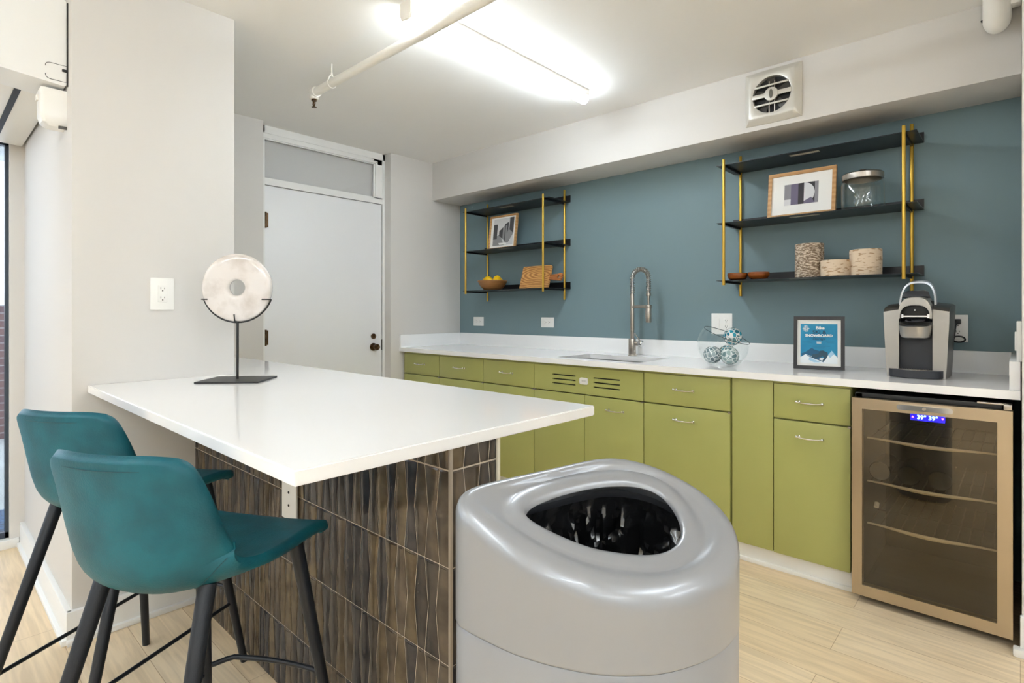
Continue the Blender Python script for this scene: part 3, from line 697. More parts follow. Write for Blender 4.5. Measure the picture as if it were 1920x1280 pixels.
# jar
t = thing('glass_jar', 'large clear glass jar with a metal lid on the right shelf unit', 'jar')
jx, jy, jz = -.575, 3.19, 1.7095
b = MB(); b.lathe([(0, .004), (.08, .002), (.092, .010), (.095, .03), (.095, .125), (.088, .142), (.078, .15), (.078, .156), (.075, .156), (.074, .149), (.084, .139), (.0915, .124), (.0915, .03), (.088, .014), (.078, .008), (0, .009)], (0, 0), 48); b.build('jar_glass', M['gl'], t, ang=60)
b = MB(); b.lathe([(.079, .150), (.088, .150), (.089, .155), (.089, .176), (.084, .181), (.05, .184), (.012, .185), (.009, .19), (.014, .197), (.012, .202), (0, .203)], (0, 0), 48); b.build('lid', M['nickel'], t)
place(t, (jx, jy, jz))
# birch candles
def candle(label, x, y, r, h, m_):
    t = thing('birch_candle', label, 'candle')
    prof = []
    R = []
    for z in [0, .002] + [h * k / 8 for k in range(1, 8)] + [h - .002, h, h, h - .004]:
        idx = len(R); k_ = 1.0 if idx < 11 else .8; rr = r if 0 < idx < 10 else r - .002
        R.append([((rr * k_ + .0022 * mnoise.noise(Vector((math.cos(a) * 1.5, math.sin(a) * 1.5, z * 12 + x * 9)))) * math.cos(a), (rr * k_ + .0022 * mnoise.noise(Vector((math.cos(a) * 1.5, math.sin(a) * 1.5, z * 12 + x * 9)))) * math.sin(a), z) for a in [2 * PI * i / 40 for i in range(40)]])
    MB().rings(R, True, True, True).build('bark', m_, t)
    MB().cyl((0, 0, h - .006), (0, 0, h - .002), r * .79, n=32).build('wax', M['wax'], t)
    place(t, (x, y, 1.3845)); return t
candle('tallest of the three birch-bark candles, speckled, on the right shelf unit', -.818, 3.20, .068, .178, M['birch1'])
candle('shortest birch-bark candle, between the two taller ones', -.690, 3.165, .066, .082, M['birch2'])
candle('medium pale birch-bark candle, rightmost of the three', -.563, 3.19, .069, .128, M['birch2'])
# small wooden bowls
for lab, px_, r in (('left small dark wooden bowl on the lowest right shelf, by the brass rod', -1.178, .054), ('right small dark wooden bowl of the pair on the lowest right shelf', -1.062, .056)):
    b = MB(); b.lathe([(0, 0), (.03, 0), (.046, .008), (r, .026), (r - .001, .040), (r - .006, .041), (r - .009, .034), (.04, .014), (0, .010)], (0, 0), 40)
    o = b.build('wooden_bowl', M['bowld']); tag(o, lab, 'bowl', 'small wooden bowls'); o.location = (px_, 3.16, 1.3845)
# fruit bowl and lemons
b = MB(); b.lathe([(0, 0), (.06, 0), (.075, .008), (.10, .035), (.122, .074), (.120, .079), (.114, .077), (.092, .038), (.066, .016), (0, .014)], (0, 0), 48)
o = b.build('fruit_bowl', M['bowlw']); tag(o, 'round wooden bowl of lemons on the lowest left shelf', 'bowl'); o.location = (-3.165, 3.20, 1.3845)
lem = None
for i, (dx, dy, dz, rz, lab) in enumerate(((-.066, -.005, .074, .4, 'lemon at the left side of the wooden bowl'), (-.008, -.044, .080, 1.6, 'lemon in the front middle of the wooden bowl'), (.064, -.012, .084, .9, 'lemon at the right side of the wooden bowl'), (.012, .048, .078, 2.2, 'lemon at the back of the wooden bowl, between the others'))):
    if lem is None:
        b = MB(); b.lathe([(0, -.047), (.006, -.044), (.012, -.040), (.026, -.028), (.033, -.010), (.033, .010), (.026, .028), (.012, .040), (.007, .044), (0, .047)], (0, 0), 28, 'y'); lem = b.build('lemon', M['lemon'], ang=80); o = lem
    else: o = lem.copy(); COL.objects.link(o)
    tag(o, lab, 'lemon', 'lemons in the wooden bowl'); o.location = (-3.165 + dx, 3.20 + dy, 1.3845 + dz); o.rotation_euler = (0, 0, rz)
# cutting board leaning
t = thing('cutting_board', 'wooden cutting board with a handle leaning on the left shelf unit', 'cutting board')
b = MB(); b.prism(rounded([(-.14, 0), (.14, 0), (.14, .178), (-.14, .178)], [.004, .004, .016, .016]), -.008, .008, 'xz'); b.build('board', M['board'], t)
b = MB(); hp = rounded([(.14, .062), (.215, .055), (.25, .050), (.256, .112), (.215, .104), (.14, .100)], [0, .01, .018, .018, .01, 0])
n = 30
outer_ = []; inner_ = []
cxh, czh = .222, .080
for i in range(n):
    a = 2 * PI * i / n; d_ = Vector((math.cos(a), math.sin(a))); best = None
    for k in range(len(hp)):
        p, q = Vector(hp[k]), Vector(hp[(k + 1) % len(hp)]); e = q - p; den = d_.x * e.y - d_.y * e.x
        if abs(den) < 1e-9: continue
        w_ = p - Vector((cxh, czh)); tt = (w_.x * e.y - w_.y * e.x) / den; ss = (w_.x * d_.y - w_.y * d_.x) / den
        if tt > 0 and -1e-6 <= ss <= 1.000001 and (best is None or tt < best): best = tt
    outer_.append((cxh + d_.x * best, czh + d_.y * best)); inner_.append((cxh + .011 * d_.x, czh + .011 * d_.y))
b.rings([[(u, -.008, v) for u, v in inner_], [(u, -.008, v) for u, v in outer_], [(u, .008, v) for u, v in outer_], [(u, .008, v) for u, v in inner_], [(u, -.008, v) for u, v in inner_]])
bmesh.ops.remove_doubles(b.bm, verts=b.bm.verts, dist=1e-6); b.build('handle', M['boarde'], t)
place(t, (-2.70, 3.17, 1.386), 0, rx=-.30)

# ============================================================ GLASS BOWL WITH BALLS
t = thing('glass_bowl', 'slant-cut clear glass bowl holding mosaic balls on the counter', 'bowl')
bm = bmesh.new(); bmesh.ops.create_uvsphere(bm, u_segments=56, v_segments=32, radius=.132)
for v in bm.verts: v.co.z += .112
bmesh.ops.bisect_plane(bm, geom=bm.verts[:] + bm.edges[:] + bm.faces[:], plane_co=(0, 0, .003), plane_no=(0, 0, -1), clear_outer=True)
es = [e for e in bm.edges if e.is_boundary]; bmesh.ops.contextual_create(bm, geom=es)
nrm = Vector((.40, .02, 1)).normalized()
bmesh.ops.bisect_plane(bm, geom=bm.verts[:] + bm.edges[:] + bm.faces[:], plane_co=(0, 0, .168), plane_no=nrm, clear_outer=True)
rim = [v.co.copy() for v in bm.verts if any(e.is_boundary for e in v.link_edges)]
b = MB(); b.bm.free(); b.bm = bm; g = b.build('bowl_glass', M['gl'], t, ang=60)
cen = sum(rim, Vector()) / len(rim); ax = Vector((1, 0, 0)); ax = (ax - nrm * ax.dot(nrm)).normalized(); ay = nrm.cross(ax)
rim.sort(key=lambda p: math.atan2((p - cen).dot(ay), (p - cen).dot(ax)))
rim.append(rim[0]); b = MB(); b.tube(rim, .0018, 6, cap=False); b.build('rim', mat('glass_edge', '#4C5A5C', .15), t)
bx, by = -1.182, 2.965
place(t, (bx, by, .9205))
for x, y, z, m_, lab in ((-.049, -.02, .053, 'mosG', 'grey mosaic ball at the lower left in the glass bowl'), (.048, -.03, .053, 'mosM', 'pale grey-green mosaic ball at the lower right in the glass bowl'), (.052, .0, .142, 'mosT', 'teal and white mosaic ball on top in the glass bowl'), (-.002, .065, .057, 'mosT', 'teal mosaic ball at the back, mostly hidden by the grey ones')):
    b = MB(); b.sphere((0, 0, 0), .0475, n=32); o = b.build('mosaic_ball', M[m_]); tag(o, lab, 'ball', 'mosaic balls in the glass bowl'); o.location = (bx + x, by + y, .9205 + z + (.012 if z > .1 else 0)); o.rotation_euler = (x * 20, y * 30, z * 9)

# ============================================================ COFFEE MAKER (local: front at y=0, towards -Y)
t = thing('coffee_maker', 'silver and black pod coffee maker with its lid handle raised', 'coffee maker')
def side_panel(s_):
    b = MB(); R = []
    for y, hz, wi in ((0, .285, 0), (.006, .292, 0), (.03, .304, 0), (.12, .318, 0), (.22, .312, -.004), (.27, .29, -.012), (.285, .25, -.018)):
        ring = []
        for z, wx in ((0, .104), (.06, .108), (.15, .112), (.24, .116), (.285, .117)):
            zz = z * hz / .285; ring.append((s_ * (wx + wi), y, zz))
        top = [(s_ * (.105 + wi), y, hz + .002), (s_ * .06, y, hz + .010)]
        ring += top + [(s_ * .06, y, .0)]
        R.append(ring)
    b.rings(R, True, True, True); return b
for s_ in (-1, 1):
    o = side_panel(s_).build('side_panel', [M['silverpl'], M['silvert']], t)
    for p in o.data.polygons:
        if p.normal.z > .4 or p.center.y > .015 and abs(p.normal.x) > .5: p.material_index = 1
b = MB(); b.box(-.061, .061, .035, .28, .0, .285, bev=.004); b.build('core', M['charcoal'], t)
b = MB(); b.box(-.061, .061, .03, .036, .022, .27); b.build('back_plate', M['charcoal'], t)
b = MB(); pts = rounded([(-.098, 0.004), (-.085, -.04), (-.03, -.058), (.03, -.058), (.085, -.04), (.098, .004)], [0, .02, .03, .03, .02, 0]); b.prism(pts, .002, .034); b.build('drip_tray', M['charcoal'], t)
b = MB(); b.prism([(x * .62, y * .8) for x, y in pts] , .034, .0355); 
for k in range(14): b.box(-.058 + k * .0085, -.0545 + k * .0085, -.04, .0, .0355, .037)
b.build('drip_grate', M['nickel'], t)
# brew head: silver cup with black rim, open lid and arched handle
def oval(w_, d0, d1, z, tilt=0.0, n=32, pw=2.6):
    o = []
    for i in range(n):
        a = 2 * PI * i / n; c, s_ = math.cos(a), math.sin(a)
        x = w_ * (abs(c) ** (2 / pw)) * (1 if c > 0 else -1); y = (abs(s_) ** (2 / pw)) * (1 if s_ > 0 else -1)
        yy = (d1 * y if y > 0 else d0 * y); o.append((x, yy, z + yy * tilt))
    return o
b = MB(); b.rings([oval(.034, .03, .05, .170), oval(.048, .050, .06, .174), oval(.054, .056, .07, .19), oval(.058, .060, .08, .230, .15)], True, True, True); b.build('brew_cup', M['silverpl'], t)
b = MB(); b.rings([oval(.0585, .061, .08, .231, .15), oval(.0585, .061, .09, .240, .2), oval(.052, .054, .09, .247, .25), oval(.03, .032, .04, .247, .25), oval(.027, .028, .035, .235, .25)], True, False, True); b.build('pod_holder', M['blackpl'], t)
b = MB(); b.rings([oval(.036, .036, .03, .2495, .25), oval(.031, .031, .026, .252, .25), oval(.029, .029, .024, .248, .25)]); b.build('pod_ring', M['g2'], t)
b = MB(); b.box(-.055, .055, .03, .13, .24, .335, bev=.01); b.build('hinge_housing', M['blackpl'], t)
# raised lid: a band arch in the XZ plane, open to the front
b = MB(); R = []
n = 22
for i in range(n + 1):
    a = PI * i / n; c, s_ = math.cos(a), math.sin(a); e = 2 / 2.8
    X = (abs(c) ** e) * (1 if c > 0 else -1); Z = s_ ** e
    R.append([(X * .060, -.018, .255 + Z * .092), (X * .060, .07, .262 + Z * .10), (X * .053, .07, .262 + Z * .092), (X * .053, -.018, .255 + Z * .058)])
b.rings(R, True, True, True); b.build('lid_band', M['silverpl'], t)
b = MB(); b.rings([oval(.05, .0, .03, .345), oval(.048, .01, .05, .352), oval(.042, .0, .05, .372), oval(.03, -.01, .04, .378)], True, True, True); b.xf(Matrix.Translation((0, .02, 0))); b.build('lid_cap', M['charcoal'], t)
b = MB(); b.box(-.05, .05, .0, .06, .262, .322, bev=.006); b.build('lid_inner', M['dark'], t)
b = MB(); b.box(-.048, .048, -.004, .0, .262, .268); b.box(-.05, -.042, -.006, .002, .258, .274); b.box(.042, .05, -.006, .002, .258, .274); b.cyl((0, -.012, .292), (0, .0, .292), .003, n=8); b.build('lid_needle', M['chrome'], t)
b = MB(); R = []; n = 28
for i in range(n + 1):
    a = PI * i / n; c, s_ = math.cos(a), math.sin(a); e = 2 / 3.2
    X = (abs(c) ** e) * (1 if c > 0 else -1); Z = s_ ** e; 
    p = Vector((X * .064, .045 + Z * .035, .272 + Z * .143)); 
    nx = Vector((X * .06, 0, Z * .09)).normalized() * .004
    R.append([p - nx + Vector((0, -.012, 0)), p + nx + Vector((0, -.012, 0)), p + nx + Vector((0, .014, .006)), p - nx + Vector((0, .014, .006))])
b.rings(R, True, True, True); b.build('handle', M['handlepl'], t)
place(t, (-.336, 2.952, .9205), -.04)

# ============================================================ FAN ON SOFFIT (faces -Y)
t = thing('exhaust_fan', 'square white exhaust fan with a round slatted grille on the soffit', 'fan')
fc = (-.945, 2.330)
n = 64
def sq(i, hw, bulge=.0):
    a = 2 * PI * i / n; c, s_ = math.cos(a), math.sin(a); k = hw / max(abs(c), abs(s_)); x, z = c * k, s_ * k
    m_ = min(abs(c), abs(s_)) / max(abs(c), abs(s_)); k2 = 1 + bulge * (1 - m_ ** 2)
    return (x * k2, z * k2)
def circ(i, r): a = 2 * PI * i / n; return (r * math.cos(a), r * math.sin(a))
R = []
for f, y in ((lambda i: sq(i, .137, .02), .0), (lambda i: sq(i, .137, .02), -.006), (lambda i: sq(i, .129, .02), -.012), (lambda i: sq(i, .112, .01), -.030), (lambda i: sq(i, .105, .0), -.032), (lambda i: circ(i, .098), -.032), (lambda i: circ(i, .094), -.030), (lambda i: circ(i, .094), -.004)):
    R.append([(fc[0] + f(i)[0], 3.03 + y, fc[1] + f(i)[1]) for i in range(n)])
b = MB(); b.rings(R); b.build('cover_plate', M['chromeplate'], t)
b = MB()
for dz, h_ in ((.048, .0045), (0, .011), (-.048, .0045)):
    hw = math.sqrt(.096 ** 2 - dz ** 2); b.box(fc[0] - hw, fc[0] + hw, 3.03 - .034, 3.03 - .026, fc[1] + dz - h_, fc[1] + dz + h_, bev=.0015)
b.cyl((fc[0], 2.992, fc[1]), (fc[0], 3.006, fc[1]), .034, n=32, bev=.003); b.build('grille', M['chromeplate'], t)
b = MB(); b.rings([[(fc[0] + .009 * math.cos(a) + .0, y, fc[1] + .024 * math.sin(a)) for a in [2 * PI * i / 24 for i in range(24)]] for y in (2.9925, 2.9905)], True, True, True); b.build('badge', mat('fan_badge', '#6B6860', .4, .4), t)
b = MB(); b.cyl((fc[0], 3.024, fc[1]), (fc[0], 3.029, fc[1]), .0935, n=40); b.build('recess', M['dark'], t)
b = MB(); b.cyl((fc[0], 3.008, fc[1]), (fc[0], 3.024, fc[1]), .028, n=24)
for k in range(5):
    a = 2 * PI * k / 5 + .3; d_ = Vector((math.cos(a), 0, math.sin(a))); q = Vector((-math.sin(a), 0, math.cos(a))); c0 = Vector((fc[0], 3.018, fc[1]))
    b.rings([[c0 + d_ * .02 - q * .012, c0 + d_ * .02 + q * .012 + Vector((0, -.004, 0)), c0 + d_ * .088 + q * .028 + Vector((0, -.006, 0)), c0 + d_ * .088 - q * .012], [c0 + d_ * .02 - q * .012 + Vector((0, .002, 0)), c0 + d_ * .02 + q * .012 + Vector((0, -.002, 0)), c0 + d_ * .088 + q * .028 + Vector((0, -.004, 0)), c0 + d_ * .088 - q * .012 + Vector((0, .002, 0))]], True, True, True)
b.build('fan_blades', mat('fan_blade_grey', '#3B3833', .4), t)
b = MB(); 
for dx in (-.012, .014): b.cyl((fc[0] + dx, 3.006, fc[1] - .092), (fc[0] + dx, 3.006, fc[1] + .07), .003, n=8)
b.build('fan_bracket', M['nickel'], t)
settle(t, (fc[0], 3.03, fc[1]))
# emergency / sensor head, top right
t = thing('ceiling_sensor', 'rounded cream fixture hanging at the top right corner of the soffit', 'light fixture')
b = MB(); R = []
for k in range(9):
    u = k / 8 * PI / 2; R.append([(-.07 + (.045 * math.cos(u) if k < 8 else .001) * math.cos(a) * 1.0, 2.972 + (.045 * math.cos(u) if k < 8 else .001) * math.sin(a), 2.39 - .058 * math.sin(u)) for a in [2 * PI * i / 32 for i in range(32)]])
R.insert(0, [(-.07 + .045 * math.cos(a), 2.972 + .045 * math.sin(a), 2.485) for a in [2 * PI * i / 32 for i in range(32)]])
b.rings(R, True, True, True); b.build('housing', M['cream'], t)
b = MB(); b.box(-.03, .0038, 2.95, 3.0, 2.425, 2.475, bev=.008); b.build('mount', M['cream'], t)
b = MB(); b.cyl((-.118, 2.97, 2.392), (-.105, 2.97, 2.402), .006, n=12); b.build('knob', M['blackpl'], t)
settle(t, (-.07, 2.972, 2.487))

# ============================================================ SPRINKLER PIPE
t = thing('sprinkler_pipe', 'white-painted sprinkler pipe with a sprinkler head under the ceiling', 'pipe')
PY, PZ = 1.465, 2.386
b = MB(); b.cyl((-2.80, PY, PZ), (-1.93, PY, PZ), .0215, n=20); b.cyl((-1.93, PY, PZ), (-1.88, PY, PZ), .0215, .0235, n=20); b.cyl((-1.88, PY, PZ), (3.6, PY, PZ), .0235, n=20); b.build('pipe', M['cream'], t)
b = MB(); b.cyl((-2.80, PY, PZ), (-2.772, PY, PZ), .028, n=20, bev=.003); b.sphere((-2.803, PY, PZ), .027, n=20); b.cyl((-2.803, PY, PZ), (-2.803, PY, PZ - .034), .026, .024, n=20, bev=.002); b.build('elbow', M['cream'], t)
b = MB(); b.cyl((-2.803, PY, PZ - .034), (-2.803, PY, PZ - .043), .014, n=16)
for s_ in (-1, 1): b.tube([(-2.803 + s_ * .009, PY, PZ - .043), (-2.803 + s_ * .013, PY, PZ - .058), (-2.803 + s_ * .003, PY, PZ - .075)], .0022, 8)
b.cyl((-2.803, PY, PZ - .045), (-2.803, PY, PZ - .074), .0028, n=10); b.cyl((-2.803, PY, PZ - .075), (-2.803, PY, PZ - .077), .014, n=16); b.build('sprinkler_head', M['bronze'], t)
for hx_ in (-2.617, .9):
    b = MB(); b.cyl((hx_, PY, PZ + .045), (hx_, PY, CZ), .0035, n=10); pr_ = .0235 if hx_ < -1.9 else .029
    b.tube([(hx_, PY + pr_ * math.sin(a) * (1 if abs(a) < 2.2 else .7), PZ - pr_ * math.cos(a) + (.018 if abs(a) > 2.2 else 0)) for a in [-PI + 2 * PI * i / 24 for i in range(25)]], .0028, 6, cap=False)
    b.cyl((hx_, PY, PZ + .034), (hx_, PY, PZ + .05), .006, n=10); b.build('hanger', M['cream'], t)
settle(t, (-2.8, PY, PZ))

# ============================================================ LEFT CEILING FITTINGS
t = struct(bpy.data.objects.new('trim_1', None)); COL.objects.link(t)
pts = rounded([(-1.2, 2.06), (.386, 2.04), (.386, 2.36), (-1.2, 2.36)], [.06, .012, .012, .02])
b = MB(); b.prism([(u, v + max(0, .12 - u) * .10 if v < 2.2 else v) for u, v in pts], -2.80, -2.606, 'yz'); b.build('boxed_bulkhead', M['white'], t)
b = MB(); pp = [(y, z) for y, z in rounded([(.325, 2.055), (.386, 2.055), (.386, 2.115), (.325, 2.115)], [.018, 0, 0, .015])]
b.tube([(-2.6055, y, z) for y, z in pp], .001, 6); b.build('access_panel_edge', M['slot'], t)
b = MB(); b.cyl((-2.604, .388, 2.04), (-2.604, .388, 2.35), .0028, n=8); b.box(-2.606, -2.598, .372, .388, 2.092, 2.100, bev=.001); b.build('cable_and_gap', M['slot'], t)  # thin dark rod stands in for the shaded gap between bulkhead and wall
t = thing('air_conditioner', 'long white air unit with a black slot above the tall window', 'air conditioner')
pts = rounded([(.10, 2.075), (.382, 2.058), (.382, 2.34), (.10, 2.34)], [.06, .008, .02, .04])
b = MB(); b.prism(pts, -3.79, -2.82, 'yz'); b.build('body', M['cream'], t)
b = MB(); b.prism([(.262, 2.0655), (.282, 2.0643), (.282, 2.061), (.262, 2.062)], -3.77, -2.84, 'yz'); b.build('air_slot', M['dark'], t)
settle(t, (-3.3, .38, 2.06))
t = thing('emergency_light', 'white emergency light mounted high on the wall left of the pillar', 'emergency light')
b = MB(); pts = rounded([(-2.725, .312), (-2.628, .312), (-2.628, .39), (-2.725, .39)], [.03, .012, 0, 0])
R = []
for z, k in ((1.895, .7), (1.905, .9), (1.93, 1), (2.02, 1), (2.03, .96)): R.append([(-2.68 + (x + 2.68) * k, .39 - (.39 - y) * k, z) for x, y in pts])
b.rings(R, True, True, True); b.build('housing', M['plate'], t)
b = MB(); b.box(-2.69, -2.66, .306, .3125, 1.985, 2.005, bev=.001); b.build('indicator', M['cream'], t)
b = MB(); b.box(-2.632, -2.622, .365, .39, 1.885, 1.895, bev=.001); b.build('bracket', M['silvert'], t)
settle(t, (-2.68, .39, 1.96))

# ============================================================ ISLAND
IZ = .9326
t = thing('bar_countertop', 'large white quartz bar top reaching from the pillar toward the bin', 'countertop')
P_ = [(-2.538, .437), (-.905, .437), (-.905, 1.336), (XD + .002, 1.336), (XD + .002, .959), (-2.538, .959)]
b = MB(); b.prism(rounded(P_, [0, .006, .006, 0, 0, 0], 3), .9045, IZ)
es = [e for e in b.bm.edges if abs(e.verts[0].co.z - e.verts[1].co.z) < 1e-6]
bmesh.ops.bevel(b.bm, geom=es, offset=.0025, segments=2, affect='EDGES'); b.build('slab', M['quartz'], t); settle(t, (-1.7, .9, .9045))
# tiled half wall
KX0, KX1, KY0, KY1 = -2.538, -.918, .797, .948
t = thing('tiled_half_wall', 'half wall of glossy bronze zigzag tiles under the bar top', 'half wall')
b = MB(); b.box(KX0, KX1 - .004, KY0 + .004, KY1, 0, .902); b.build('core', M['grout'], t)
def tile_face(length, place_fn, seed, ztop=.903):
    rnd = random.Random(seed); b = MB(); pitch = .0395; am = .0062; rows = [(-.012, .203), (.206, .419), (.422, .635), (.638, .850), (.854, ztop)]
    xs = []; x = length
    while x > -.05: xs.append(x); x -= pitch
    for (z0, z1) in rows:
        full = z1 - z0 < .1
        for k in range(len(xs) - 1):
            A, B = xs[k + 1], xs[k]; sA = 1 if (k + 1) % 2 else -1; sB = 1 if k % 2 else -1
            zm = (z0 + z1) / 2 if not full else z0 + .106
            def edge(base, s_, z, zmid=zm, zz0=z0):
                u = min(abs(z - zmid) / .106, 1); return base + s_ * am * (2 * u - 1)
            zz = [max(z0, 0.001), (max(z0, .001) + zm) / 2, zm, (zm + z1) / 2, z1] if not full else [z0, (z0 + z1) / 2, z1]
            g = .0017; Lp = [(max(edge(A, sA, z) + g, 0), z) for z in zz]; Rp = [(min(edge(B, sB, z) - g, length - .001), z) for z in zz]
            if k == 0: Rp = [(length - .0008, z) for z in zz]
            if Rp[0][0] <= Lp[0][0] + .004: continue
            mi = rnd.randrange(4); dpt = .0026; bl = .0036; tl = rnd.uniform(-.0008, .0008)
            out = Lp + list(reversed(Rp))
            c = Vector((sum(p[0] for p in out) / len(out), sum(p[1] for p in out) / len(out)))
            inn = []
            for p in out:
                dx = c.x - p[0]; q = (p[0] + math.copysign(bl, dx), min(max(p[1], zz[0] + bl), zz[-1] - bl)); inn.append(q)
            o0 = [b.bm.verts.new(place_fn(u, v, 0)) for u, v in out]; o1 = [b.bm.verts.new(place_fn(u, v, dpt * .6)) for u, v in out]; i1 = [b.bm.verts.new(place_fn(u, v, dpt + tl * (1 if u > c.x else -1))) for u, v in inn]
            m_ = len(out)
            fs = []
            for i in range(m_):
                j = (i + 1) % m_
                fs.append(b.bm.faces.new((o0[i], o0[j], o1[j], o1[i]))); fs.append(b.bm.faces.new((o1[i], o1[j], i1[j], i1[i])))
            h = len(Lp)
            cl = [b.bm.verts.new(place_fn((inn[i][0] + inn[m_ - 1 - i][0]) / 2, inn[i][1], dpt + .0022)) for i in range(h)]
            for i in range(h - 1):
                fs.append(b.bm.faces.new((i1[i], i1[i + 1], cl[i + 1], cl[i]))); fs.append(b.bm.faces.new((cl[i], cl[i + 1], i1[m_ - 2 - i], i1[m_ - 1 - i])))
            fs.append(b.bm.faces.new((i1[0], cl[0], i1[m_ - 1]))); fs.append(b.bm.faces.new((i1[h - 1], i1[h], cl[h - 1])))
            for f in fs: f.material_index = mi
    return b
b = tile_face(KX1 - KX0 - .008, lambda u, v, d: (KX0 + u, KY0 + .004 - d, v), 3); b.build('front_tiles', TILES, t, ang=24)
b = tile_face(KY1 - KY0 - .012, lambda u, v, d: (KX1 - .004 + d, KY1 - u - .004, v), 5); b.build('end_tiles', TILES, t, ang=24)
b = MB(); b.box(KX1 - .006, KX1 + .001, KY0 - .001, KY0 + .007, 0, .903, bev=.001); b.build('corner_trim', mat('pale_corner_trim', '#A59A8C', .4, .3), t)
b = MB(); b.box(KX1 - .008, KX1 + .003, KY1 - .006, KY1 + .004, 0, .903, bev=.001); b.build('end_trim', mat('cream_end_trim', '#D8D2BE', .5), t)
settle(t, (-1.72, .87, 0))
t = thing('support_bracket', 'white metal bracket under the bar top, on the tiled half wall', 'bracket')
b = MB(); b.box(-1.712, -1.618, KY0 - .010, KY0 - .004, .56, .9, bev=.001); b.box(-1.712, -1.618, .50, KY0 - .005, .896, .9025, bev=.001); b.build('plate', M['white'], t)
for z in (.645, .605): MB().cyl((-1.665, KY0 - .0115, z), (-1.665, KY0 - .0098, z), .004, n=12).build('screw', M['slot'], t)
settle(t, (-1.66, KY0, .9))

# crystal disc sculpture
t = thing('disc_sculpture', 'white crystal ring disc on a black metal stand on the bar top', 'sculpture')
b = MB(); b.prism([(-.118, -.10), (.118, -.10), (.118, .10), (-.118, .10)], 0, .006); b.build('base_plate', M['black'], t)
b = MB(); b.cyl((0, 0, .005), (0, 0, .243), .0048, n=12); b.build('stand_post', M['black'], t)
DZ = .368; r_ = .134
b = MB()
b.tube([(r_ * 1.03 * math.cos(a), 0, DZ + r_ * 1.03 * math.sin(a)) for a in [math.radians(-160 + 140 * i / 40) for i in range(41)]], .0032, 8)
for s_ in (-1, 1):
    x_ = s_ * r_ * 1.03 * math.cos(math.radians(20)); z_ = DZ - r_ * 1.03 * math.sin(math.radians(20)); b.tube([(x_, .0, z_), (x_ - s_ * .004, -.026, z_), (x_ - s_ * .026, -.027, z_)], .0025, 8)
b.tube([(0, 0, .232), (0, -.026, .236), (-.002, -.027, .262)], .0028, 8); b.tube([(0, 0, .232), (0, .026, .236), (0, .027, .262)], .0028, 8); b.build('cradle', M['black'], t)
b = MB(); prof = []
for k in range(25):
    a = 2 * PI * k / 24; c, s_ = math.cos(a), math.sin(a)
    rr = (.134 + .031) / 2 + (.134 - .031) / 2 * (abs(c) ** .6) * (1 if c > 0 else -1); yy = .018 * (abs(s_) ** .5) * (1 if s_ > 0 else -1); prof.append((rr, yy))
b.lathe(prof, (0, DZ), 72, 'y'); b.build('crystal_disc', M['stone'], t, ang=80)
place(t, (-2.285, .872, IZ + .0003), .744654 + .06)

